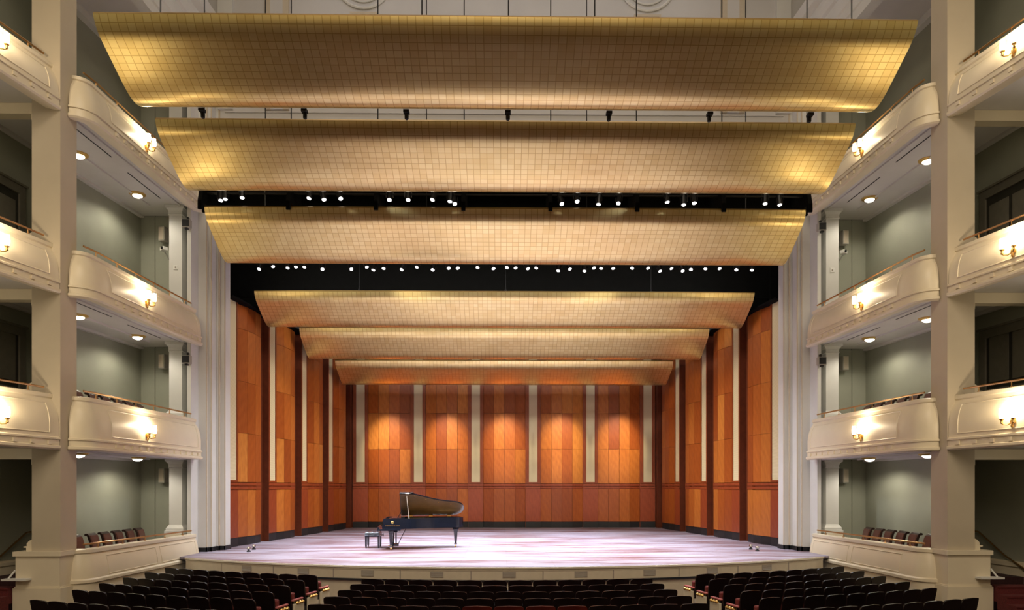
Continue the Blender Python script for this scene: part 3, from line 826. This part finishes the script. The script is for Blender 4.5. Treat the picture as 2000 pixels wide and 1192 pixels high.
bar_px = [509, 533, 564, 579, 596, 630, 686, 715, 731, 750, 787, 816, 846, 875, 892, 934, 962, 991, 1006, 1029, 1049, 1092, 1112, 1143, 1159, 1176, 1198, 1237, 1265, 1289, 1311, 1334, 1352, 1381, 1407, 1442, 1473]
for i, px in enumerate(bar_px):
    py = 521+rl.choice([0, 0, 2, 5])
    z = 3.02+(951-py)*23.0/1400
    place_light(atpx(px, 23.0), 23.0, z+0.06, rl.uniform(-0.8, 0.8), rl.uniform(-0.3, 0.1), 'small lit spotlight in the lower row under the third reflector, %s from the left' % ordi(i), 'spotlights in the lower row')
# fittings peeping over the smallest reflector
for i, px in enumerate((668, 752, 905, 1052, 1200)):
    o = copy_thing(proto); o.location = (atpx(px, 30.75), 30.75, 8.62); o.rotation_euler = (0.9, 0, 0)
    tag(o, 'tiny concealed lamp at the top edge of the smallest reflector, %s from the left' % ordi(i), 'stage light', 'lamps above the smallest reflector')

# ------------------------------------------------------------------ sconces and ceiling lamps
def make_sconce():
    e = empty('wall_sconce', (0, 0, 0))
    # faces +X ; wall at x=0
    m = MB(); m.tube([(0.0, 0, -0.02), (0.025, 0, -0.02)], 0.055, 12); m.lathe([(0.005, -0.16), (0.03, -0.12), (0.02, -0.08), (0.035, -0.02), (0.02, 0.04), (0.005, 0.09)], (0.04, 0, 0), 10); m.build('backplate', 'brass', e, local=True, smooth=True)
    for sy in (-1, 1):
        m = MB(); m.tube([(0.04, 0, -0.04), (0.09, sy*0.06, -0.09), (0.14, sy*0.11, -0.08), (0.15, sy*0.13, -0.02)], 0.014, 8); a = m.build('arm', 'brass', e, local=True, smooth=True)
        m = MB(); m.lathe([(0.012, -0.07), (0.03, -0.05), (0.022, -0.03), (0.022, 0.0), (0.045, 0.02), (0.045, 0.035), (0.02, 0.04)], (0.15, sy*0.13, 0), 12); m.build('cup', 'brass', a, local=True, smooth=True)
        m = MB(); m.lathe([(0.034, 0.04), (0.05, 0.09), (0.052, 0.15), (0.042, 0.22), (0.045, 0.25)], (0.15, sy*0.13, 0), 12); m.build('glass_shade', 'lamp_glass', a, local=True, smooth=True)
    return e
sproto = None
def sconce(x, y, z, rz, label):
    global sproto
    if sproto is None: sproto = make_sconce(); o = sproto
    else: o = copy_thing(sproto)
    o.location = (x, y, z); o.rotation_euler = (0, 0, rz)
    tag(o, label, 'wall sconce', 'brass wall sconces')
    dx = math.cos(rz); dy = math.sin(rz)
    point('sconce_glow', (x+dx*0.15, y+dy*0.15, z+0.34), 34, (1.0, 0.80, 0.52), 0.05)
for s in (1, -1):
    for T, (b, t, sf, fl) in TIERS.items():
        p, n = path_at(far_path(), 0.445)
        rz = math.atan2(n.y, n.x*s)
        zc = b+0.52
        o = belly(t, zc)
        sconce((p.x+n.x*o)*s, p.y+n.y*o, zc, rz, 'lit brass twin sconce on the %s balcony front between the %s column and the stage' % (TNAME[T], SIDE[s]))
        p, n = path_at(near_path(), 0.555 if s == 1 else 0.54)
        rz = math.atan2(n.y, n.x*s)
        sconce((p.x+n.x*o)*s, p.y+n.y*o, zc, rz, 'lit brass twin sconce on the %s balcony front at the far %s edge' % (TNAME[T], SIDE[s]))
        point('near_bay_glow', (-11.3*s, 14.2, sf-0.35), 9, (1.0, 0.85, 0.6), 0.15)
        for (x, y, wh) in ((-10.55, 20.6, 'nearer the stage'), (-10.78, 18.15, 'nearer the column')):
            e = empty('ceiling_lamp', (x*s, y, sf), 0, 'round lit ceiling lamp under the %s %s balcony, %s' % (TNAME[T], SIDE[s], wh), 'ceiling lamp', 'round lamps under the balconies')
            m = MB(); m.lathe([(0.135, -0.05), (0.17, -0.05), (0.22, -0.02), (0.22, 0.0)], (0, 0, 0), 20); m.build('rim', 'brass', e, local=True, smooth=True)
            m = MB(); m.lathe([(0.02, -0.115), (0.08, -0.10), (0.125, -0.07), (0.135, -0.04)], (0, 0, 0), 20); m.build('glass_dome', 'dome_glass', e, local=True, smooth=True)
            spot('lamp_glow', (x*s, y, sf-0.16), (x*s, y, 0), 85, (1.0, 0.90, 0.72), 160, 0.5, 0.12)

# ------------------------------------------------------------------ small fittings in the boxes
for s in (1, -1):
    sd = SIDE[s]
    for T, zc in ((1, 3.36), (2, 6.85), (3, 10.75)):
        e = empty('wall_speaker', (-10.55*s, 22.2, zc), 0, 'grey wall speaker high on the end wall of the %s box, %s' % (TNAME[T], sd), 'speaker', 'box speakers')
        m = MB(s); m.hexa([(-10.62, 21.98), (-10.42, 21.94), (-10.38, 22.14), (-10.58, 22.18)], zc-0.22, zc+0.22); m.build('cabinet', 'speaker_grey', e, bevel=0.012)
        m = MB(s); m.hexa([(-10.60, 21.966), (-10.44, 21.934), (-10.437, 21.945), (-10.597, 21.977)], zc-0.19, zc+0.19); m.build('front_grille', 'beige_trim', e)
        m = MB(s); m.box(-10.53, -10.47, 22.12, 22.28, zc-0.04, zc+0.04); m.build('bracket', 'black', e)
    for T, zc in ((2, 6.74), (3, 10.72)):
        e = empty('floodlight', (-9.35*s, 21.16, zc), 0, 'small black square floodlight in a light frame beside the %s box pilaster, %s' % (TNAME[T], sd), 'floodlight', 'pilaster floodlights')
        m = MB(s); m.box(-9.47, -9.23, 20.98, 21.14, zc-0.12, zc+0.12); m.build('housing', 'speaker_grey', e, bevel=0.01)
        m = MB(s); m.box(-9.45, -9.25, 20.965, 20.98, zc-0.095, zc+0.10); m.build('lens_face', 'black', e)
        m = MB(s); m.box(-9.37, -9.33, 21.1, 21.21, zc+0.06, zc+0.22); m.box(-9.39, -9.31, 21.0, 21.1, zc-0.17, zc-0.12); m.build('bracket', 'black_metal', e)
    e = empty('security_camera', (-10.38*s, 21.9, 10.2), 0, 'white box camera on the wall of the %s middle box' % sd, 'camera', 'box cameras')
    m = MB(s); m.hexa([(-10.45, 21.72), (-10.28, 21.60), (-10.20, 21.72), (-10.37, 21.86)], 10.14, 10.25); m.build('housing', 'white_plastic', e, bevel=0.012)
    m = MB(s); m.tube([(-10.33, 21.62, 10.2), (-10.35, 21.595, 10.2)], 0.04, 10); m.build('lens', 'black', e)
    m = MB(s); m.tube([(-10.35, 21.8, 10.16), (-10.4, 22.28, 10.0)], 0.02, 6); m.build('arm', 'white_plastic', e)
    e = empty('wall_plate', (-9.84*s, 21.41, 9.55), 0, 'small white square plate on the middle pilaster of the %s box' % sd, 'wall plate', 'white wall plates')
    m = MB(s); m.box(-9.90, -9.77, 21.405, 21.42, 9.48, 9.62); m.build('plate', 'white_plastic', e, bevel=0.004)
    m = MB(s); m.box(-9.855, -9.815, 21.398, 21.405, 9.525, 9.575); m.build('socket', 'vent_metal', e)

# ------------------------------------------------------------------ chairs in the boxes
def make_box_chair():
    e = empty('box_chair', (0, 0, 0))
    # faces +X
    prof = [(-0.17, 0.42), (-0.20, 0.60), (-0.235, 0.78), (-0.27, 0.88), (-0.32, 0.925), (-0.37, 0.92), (-0.385, 0.885), (-0.36, 0.865), (-0.33, 0.87), (-0.31, 0.84), (-0.28, 0.74), (-0.25, 0.58), (-0.225, 0.42)]
    n = len(prof)
    m = MB(); m.loft([[(x, -0.22, z) for x, z in prof], [(x, 0.22, z) for x, z in prof]]); m.build('backrest', 'leather_dark', e, local=True, smooth=True)
    fr = [(-0.168, 0.44), (-0.198, 0.60), (-0.232, 0.78), (-0.265, 0.875)]
    m = MB(); m.loft([[(x, -0.205, z), (x, 0.205, z), (x+0.02, 0.195, z), (x+0.02, -0.195, z)] for x, z in fr]); m.build('back_pad', 'leather', e, local=True)
    m = MB(); m.box(-0.2, 0.24, -0.22, 0.22, 0.38, 0.46); m.build('seat', 'leather', e, local=True, bevel=0.02)
    for x, y in ((-0.19, -0.19), (-0.19, 0.19), (0.2, -0.19), (0.2, 0.19)):
        m = MB(); m.tube([(x*1.1, y, 0), (x, y, 0.39)], 0.016, 8, 0.024); m.build('leg', 'leather_dark', e, local=True)
    return e
cproto = None
for s in (1, -1):
    for T, fl in ((1, 0.95), (2, 4.40)):
        for i, y in enumerate((17.12, 17.78, 18.35, 18.93, 19.50, 20.06)):
            if cproto is None: cproto = make_box_chair(); o = cproto
            else: o = copy_thing(cproto)
            rz = 0.12*s if s == 1 else PI-0.12
            o.location = (-9.93*s, y, fl+(0.0)); o.rotation_euler = (0, 0, rz)
            tag(o, 'dark red scroll-backed chair in the %s box on the %s, %s from the column' % (TNAME[T], SIDE[s], ordi(i)), 'chair', 'box chairs')

# ------------------------------------------------------------------ theatre seats
def make_seat(width, red, end):
    """origin on the floor, faces +Y. end: 0 none, 1 panel on +x side, -1 panel on -x side"""
    e = empty('theatre_seat', (0, 0, 0))
    W = width/2
    # back shell: outline in (x, h), curved and tilted
    out = []
    hb, ht = 0.0, 0.56; wb, wt = W*0.90, W
    out.append((-wb, hb)); out.append((-wt, ht-0.10))
    for k in range(1, 5): a = PI-PI/2*k/4; out.append((-wt+0.07+0.07*math.cos(a), ht-0.085+0.07*math.sin(a)))
    out.append((0, ht))
    for k in range(0, 4): a = PI/2-PI/2*k/4; out.append((wt-0.07+0.07*math.cos(a), ht-0.085+0.07*math.sin(a)))
    out.append((wt, ht-0.10)); out.append((wb, hb))
    def P(x, h, o): return (x, -0.12-0.22*h+0.055*(x/W)**2+o, 0.36+h)
    m = MB(); m.loft([[P(x, h, -0.018) for x, h in out], [P(x, h, 0.018) for x, h in out]])
    m.build('backrest', 'seat_shell_lit' if red else 'seat_shell', e, local=True, smooth=True)
    m = MB(); m.loft([[P(x*0.9, h*0.95+0.01, 0.018) for x, h in out], [P(x*0.84, h*0.92+0.02, 0.065) for x, h in out]])
    m.build('back_cushion', 'seat_velvet', e, local=True, smooth=True)
    m = MB(); rings = [[(x, y, z) for x, y, z in ((-W*0.86, 0.02, 0.40), (W*0.86, 0.02, 0.40), (W*0.86, 0.10, 0.44), (-W*0.86, 0.10, 0.44))], [(x, y, z) for x, y, z in ((-W*0.84, 0.0, 0.72), (W*0.84, 0.0, 0.72), (W*0.84, 0.10, 0.74), (-W*0.84, 0.10, 0.74))]]
    m.loft(rings); m.build('seat', 'seat_velvet', e, local=True, bevel=0.02)
    arms = [-1] if end == 0 else ([-1, 1])
    for sx in arms:
        ax = sx*(W-0.004)
        m = MB(); m.box(ax-0.018, ax+0.018, -0.06, 0.32, 0.0, 0.58); m.build('standard', 'black_metal', e, local=True)
        isend = (sx == end)
        m = MB(); m.box(ax-0.03, ax+0.03, -0.10, 0.34, 0.58, 0.615); m.build('armrest', 'arm_pad' if isend else 'seat_shell', e, local=True, bevel=0.01)
        if isend:
            px = ax+sx*0.05
            m = MB(); m.box(min(ax, px)+0.0, max(ax, px), -0.075, 0.33, 0.02, 0.53); ep = m.build('end_panel', 'cream', e, local=True, bevel=0.006)
            m = MB()
            for yy in (0.03, 0.14, 0.25): m.lathe([(0.01, -0.035), (0.035, -0.02), (0.045, 0.0), (0.03, 0.02), (0.01, 0.03)], (px, yy, 0.545), 8)
            m.build('scroll_ornament', 'brass', ep, local=True, smooth=True)
    return e
protos = {}
def seat(R, a, width, red, end, label, group):
    key = (round(width, 3), red, end)
    if key not in protos: protos[key] = make_seat(width-0.02, red, end); o = protos[key]
    else: o = copy_thing(protos[key])
    x, y = arc(R, a)
    o.location = (x, y, 0); o.rotation_euler = (0, 0, a)
    if group != 'centre block seats': o.scale = (1, 1, 1.065)
    tag(o, label, 'theatre seat', group)
R0 = 18.2; DR = 0.88
HALF = [3.33, 3.40, 3.47, 3.54, 3.61]
NC = [12, 12, 13, 13, 13]
ROWN = ['front row', 'second row', 'third row', 'fourth row', 'fifth row', 'sixth row']
for r in range(5):
    R = R0+DR*r; n = NC[r]
    amax = math.asin(HALF[r]/R); p = 2*amax/n; w = R*p
    for i in range(n):
        seat(R, -amax+(i+0.5)*p, w, r == 4 and 5 <= i <= 8, 0, 'dark theatre seat of the centre block, %s, %s from the left aisle' % (ROWN[r], ordi(i)), 'centre block seats')  # middle backs of the fifth row take the lit copy
for s in (1, -1):
    for r in range(6):
        R = R0+DR*r+(0.3 if r == 5 else 0); n = 9
        a1 = math.asin((4.36+0.055*r)/R); a2 = math.asin(min(8.66, 8.62+0.03*r)/R)
        p = (a2-a1)/n; w = R*p
        for i in range(n):
            a = (a1+(i+0.5)*p)
            lab = ('dark theatre seat with cream aisle end panel, %s of the %s block' % (ROWN[r], SIDE[s])) if i == 0 else 'dark theatre seat of the %s block, %s, %s from the aisle' % (SIDE[s], ROWN[r], ordi(i))
            seat(R, -a*s, w, False, s if i == 0 else 0, lab, '%s block seats' % SIDE[s])

# ------------------------------------------------------------------ grand piano
pi_ = empty('grand_piano', (-3.98, 22.12, STAGE), math.radians(6), 'black concert grand piano with raised lid on the stage', 'piano')
def crv(pts, k=4):
    out = []
    for i in range(len(pts)-1):
        p0 = pts[max(0, i-1)]; p1 = pts[i]; p2 = pts[i+1]; p3 = pts[min(len(pts)-1, i+2)]
        for j in range(k):
            t = j/k
            out.append(tuple(0.5*((2*p1[q])+(-p0[q]+p2[q])*t+(2*p0[q]-5*p1[q]+4*p2[q]-p3[q])*t*t+(-p0[q]+3*p1[q]-3*p2[q]+p3[q])*t**3) for q in (0, 1)))
    out.append(pts[-1]); return out
bent = crv([(0.84, 0.0), (1.10, 0.04), (1.40, 0.19), (1.70, 0.36), (2.0, 0.48), (2.25, 0.54), (2.48, 0.60), (2.64, 0.74), (2.71, 0.95), (2.70, 1.2), (2.62, 1.40), (2.46, 1.53), (2.30, 1.56)])
outline = [(0.20, 0.0)]+bent+[(0.20, 1.56)]
m = MB()
inner = []
cx, cy = 1.2, 0.85
for (u, v) in outline:
    d = Vector((cx-u, cy-v)); d = d.normalized()*0.055
    inner.append((u+d.x, v+d.y))
n = len(outline)
rings = [[(u, v, 0.66) for u, v in outline], [(u, v, 0.98) for u, v in outline], [(u, v, 0.98) for u, v in inner], [(u, v, 0.70) for u, v in inner]]
vs = [p for r in rings for p in r]; fs = []
for k in range(4):
    for i in range(n):
        j = (i+1) % n; k2 = (k+1) % 4
        fs.append((k*n+i, k*n+j, k2*n+j, k2*n+i))
m.add(vs, fs); m.build('rim', 'piano_black', pi_, local=True, smooth=True)
m = MB(); m.prism(inner, 0.84, 0.88); m.build('iron_plate', 'brass', pi_, local=True)
# shaped arms (cheeks)
for v0, v1 in ((-0.012, 0.10), (1.47, 1.572)):
    m = MB()
    pr = [(0.16, 0.655), (0.84, 0.655), (0.84, 0.985), (0.42, 0.985), (0.20, 0.965), (0.17, 0.90), (0.20, 0.80), (0.15, 0.74)]
    q = len(pr)
    m.add([(u, v0, z) for u, z in pr]+[(u, v1, z) for u, z in pr], [tuple(range(q)), tuple(range(2*q-1, q-1, -1))]+[(i, (i+1) % q, (i+1) % q+q, i+q) for i in range(q)])
    m.build('arm', 'piano_black', pi_, local=True)
m = MB(); m.box(0.0, 0.72, -0.02, 1.58, 0.60, 0.66); m.build('keybed', 'piano_black', pi_, local=True, bevel=0.008)
m = MB(); m.box(0.01, 0.06, 0.0, 1.56, 0.66, 0.72); m.build('key_slip', 'piano_black', pi_, local=True, bevel=0.006)
m = MB(); m.box(0.165, 0.24, 0.13, 1.44, 0.70, 0.735); m.build('keyboard', 'ivory', pi_, local=True)
m = MB(); m.add([(0.20, 0.11, 0.73), (0.34, 0.11, 0.96), (0.38, 0.11, 0.96), (0.25, 0.11, 0.70), (0.20, 1.46, 0.73), (0.34, 1.46, 0.96), (0.38, 1.46, 0.96), (0.25, 1.46, 0.70)], [(0, 1, 2, 3), (7, 6, 5, 4), (0, 4, 5, 1), (1, 5, 6, 2), (2, 6, 7, 3), (3, 7, 4, 0)]); m.build('fallboard', 'piano_black', pi_, local=True)
# music desk
m = MB(); m.add([(0.60, 0.4, 0.98), (0.74, 0.4, 1.22), (0.755, 0.4, 1.21), (0.62, 0.4, 0.98), (0.60, 1.2, 0.98), (0.74, 1.2, 1.22), (0.755, 1.2, 1.21), (0.62, 1.2, 0.98)], [(0, 1, 2, 3), (7, 6, 5, 4), (0, 4, 5, 1), (1, 5, 6, 2), (2, 6, 7, 3), (3, 7, 4, 0)]); md = m.build('music_desk', 'piano_black', pi_, local=True)
m = MB(); m.box(0.42, 0.84, 0.1, 1.46, 0.975, 0.99); m.build('desk_slide', 'piano_black', pi_, local=True)
# lid, hinged on the bass side (v=1.56), raised
ANG = math.radians(28)
def lidp(u, v, o):
    r = 1.58-v
    return (u, 1.58-r*math.cos(ANG)-o*math.sin(ANG)*-1, 1.0+r*math.sin(ANG)+o*math.cos(ANG))
lo = [(0.68, -0.03), (0.84, -0.03)]+[(u+0.02, v-0.03) for u, v in bent[1:]]+[(0.68, 1.58)]
m = MB(); m.loft([[lidp(u, v, 0.0) for u, v in lo], [lidp(u, v, 0.025) for u, v in lo]]); lid = m.build('lid', 'piano_black', pi_, local=True)
m = MB(); m.loft([[lidp(u*0.985+0.02, v*0.97+0.035, -0.006) for u, v in lo], [lidp(u*0.985+0.02, v*0.97+0.035, -0.0005) for u, v in lo]]); m.build('gold_reflection_sheet', 'lid_reflection', lid, local=True)  # thin sheet carrying the painted gold reflection under the lid
fl = [(0.70, -0.03), (1.12, -0.03), (1.12, 1.56), (0.70, 1.56)]
m = MB(); m.loft([[lidp(u, v, 0.028) for u, v in fl], [lidp(u, v, 0.05) for u, v in fl]]); m.build('front_lid_flap', 'piano_black', lid, local=True)
m = MB()
for u, v in ((1.15, 0.12), (1.5, 0.35), (1.9, 0.55), (2.3, 0.68)):
    c = lidp(u, v, -0.006); m.lathe([(0.016, -0.02), (0.016, 0.0)], c, 8)
m.build('lid_bumper', 'brass', lid, local=True)
for u in (0.95, 1.6, 2.2):
    m = MB(); m.box(u, u+0.12, 1.555, 1.59, 0.97, 1.02); m.build('hinge', 'brass', pi_, local=True)
a = Vector((0.98, 0.06, 0.97)); b = Vector(lidp(0.90, 0.10, -0.01))
m = MB(); m.tube([a, b], 0.016, 8); m.build('lid_prop', 'chrome', pi_, local=True, smooth=True)
# legs
def pleg(u, v):
    m = MB()
    rings = [[(u-e, v-e, z), (u+e, v-e, z), (u+e, v+e, z), (u-e, v+e, z)] for z, e in ((0.66, 0.10), (0.60, 0.10), (0.58, 0.075), (0.53, 0.07), (0.50, 0.06), (0.14, 0.035), (0.12, 0.045), (0.10, 0.045))]
    m.loft(rings); lg = m.build('leg', 'piano_black', pi_, local=True)
    m = MB(); m.lathe([(0.03, 0.06), (0.045, 0.07), (0.045, 0.10)], (u, v, 0), 10); m.build('ferrule', 'chrome', lg, local=True)
    m = MB(); m.tube([(u-0.02, v, 0.04), (u+0.02, v, 0.04)], 0.04, 12); m.build('caster', 'brass', lg, local=True)
pleg(0.42, 0.16); pleg(0.42, 1.38); pleg(2.46, 0.98)
m = MB()
m.box(0.50, 0.60, 0.66, 0.90, 0.52, 0.66); m.tube([(0.55, 0.71, 0.56), (0.55, 0.71, 0.14)], 0.02, 8); m.tube([(0.55, 0.85, 0.56), (0.55, 0.85, 0.14)], 0.02, 8); m.box(0.44, 0.64, 0.62, 0.94, 0.08, 0.15)
m.tube([(0.62, 0.78, 0.14), (0.86, 0.78, 0.62)], 0.012, 6)
ly = m.build('pedal_lyre', 'piano_black', pi_, local=True)
for v in (0.71, 0.78, 0.85):
    m = MB(); m.box(0.30, 0.46, v-0.018, v+0.018, 0.085, 0.10); m.build('pedal', 'brass', ly, local=True)
# maker's lettering and emblem on the treble side
m = MB()
cu, cz = 0.475, 0.862
m.tube([(cu, -0.016, cz-0.028), (cu, -0.013, cz-0.028)], 0.001, 6)
m.tube([(cu-0.03, -0.014, cz+0.03), (cu-0.035, -0.014, cz), (cu-0.02, -0.014, cz-0.03), (cu+0.02, -0.014, cz-0.03), (cu+0.035, -0.014, cz), (cu+0.03, -0.014, cz+0.03)], 0.007, 6)
for k in (-0.012, 0, 0.012): m.tube([(cu+k, -0.014, cz-0.03), (cu+k, -0.014, cz+0.032)], 0.004, 6)
m.tube([(cu-0.038, -0.014, cz+0.034), (cu+0.038, -0.014, cz+0.034)], 0.006, 6)
m.build('emblem', 'brass', pi_, local=True)
tc = bpy.data.curves.new('lettering', 'FONT'); tc.body = 'STEINWAY & SONS'; tc.size = 0.052; tc.extrude = 0.002; tc.align_x = 'CENTER'
tc.materials.append(MATS['brass'])
to = bpy.data.objects.new('lettering', tc); C.objects.link(to)
bpy.context.view_layer.update()
lme = bpy.data.meshes.new_from_object(to.evaluated_get(bpy.context.evaluated_depsgraph_get()))
bpy.data.objects.remove(to)
to = bpy.data.objects.new('lettering', lme); C.objects.link(to); to.parent = pi_
to.location = (cu, -0.0145, 0.745); to.rotation_euler = (PI/2, 0, 0)

# bench
bn = empty('piano_bench', (-4.30, 23.3, STAGE), math.radians(4), 'black tufted piano bench left of the piano keyboard', 'bench')
m = MB(); m.box(-0.24, 0.24, -0.36, 0.36, 0.36, 0.43); m.build('frame', 'piano_black', bn, local=True, bevel=0.01)
for i in range(3):
    for j in range(4):
        m = MB(); x0 = -0.24+0.16*i; y0 = -0.36+0.18*j
        rg = [[(x0+e, y0+e, z), (x0+0.16-e, y0+e, z), (x0+0.16-e, y0+0.18-e, z), (x0+e, y0+0.18-e, z)] for z, e in ((0.43, 0.002), (0.48, 0.004), (0.505, 0.025), (0.512, 0.05))]
        m.loft(rg); m.build('cushion_tuft', 'bench_leather', bn, local=True, smooth=True)
for x, y in ((-0.20, -0.31), (0.20, -0.31), (-0.20, 0.31), (0.20, 0.31)):
    m = MB(); rg = [[(x-e, y-e, z), (x+e, y-e, z), (x+e, y+e, z), (x-e, y+e, z)] for z, e in ((0.0, 0.022), (0.05, 0.022), (0.06, 0.03), (0.36, 0.034))]
    m.loft(rg); m.build('leg', 'piano_black', bn, local=True)
m = MB(); m.tube([(0.24, 0.0, 0.40), (0.31, 0.0, 0.40)], 0.012, 6); m.tube([(0.31, 0, 0.40), (0.33, 0, 0.40)], 0.05, 12); m.build('height_knob', 'piano_black', bn, local=True)

# small floor fittings on the stage
for i, (px, py, lab) in enumerate(((487, 1078, 'small round grey fitting on the stage floor near the left pier, nearer the hall'), (497, 1073.5, 'small round grey fitting on the stage floor near the left pier, farther back'), (1470, 1074.5, 'small round grey fitting on the stage floor near the right pier, farther back'), (1483, 1078, 'small round grey fitting on the stage floor near the right pier, nearer the hall'))):
    d = 1400*1.97/(py-951)
    e = empty('floor_fitting', (atpx(px, d), d, STAGE), 0, lab, 'stage fitting', 'small stage floor fittings')
    m = MB(); m.lathe([(0.06, 0), (0.065, 0.02), (0.05, 0.04), (0.02, 0.05)], (0, 0, 0), 12); m.build('base', 'black', e, local=True, smooth=True)
    m = MB(); m.lathe([(0.02, 0.045), (0.055, 0.075), (0.06, 0.11), (0.04, 0.15), (0.005, 0.16)], (0, 0, 0), 12); m.build('head', 'chrome', e, local=True, smooth=True)
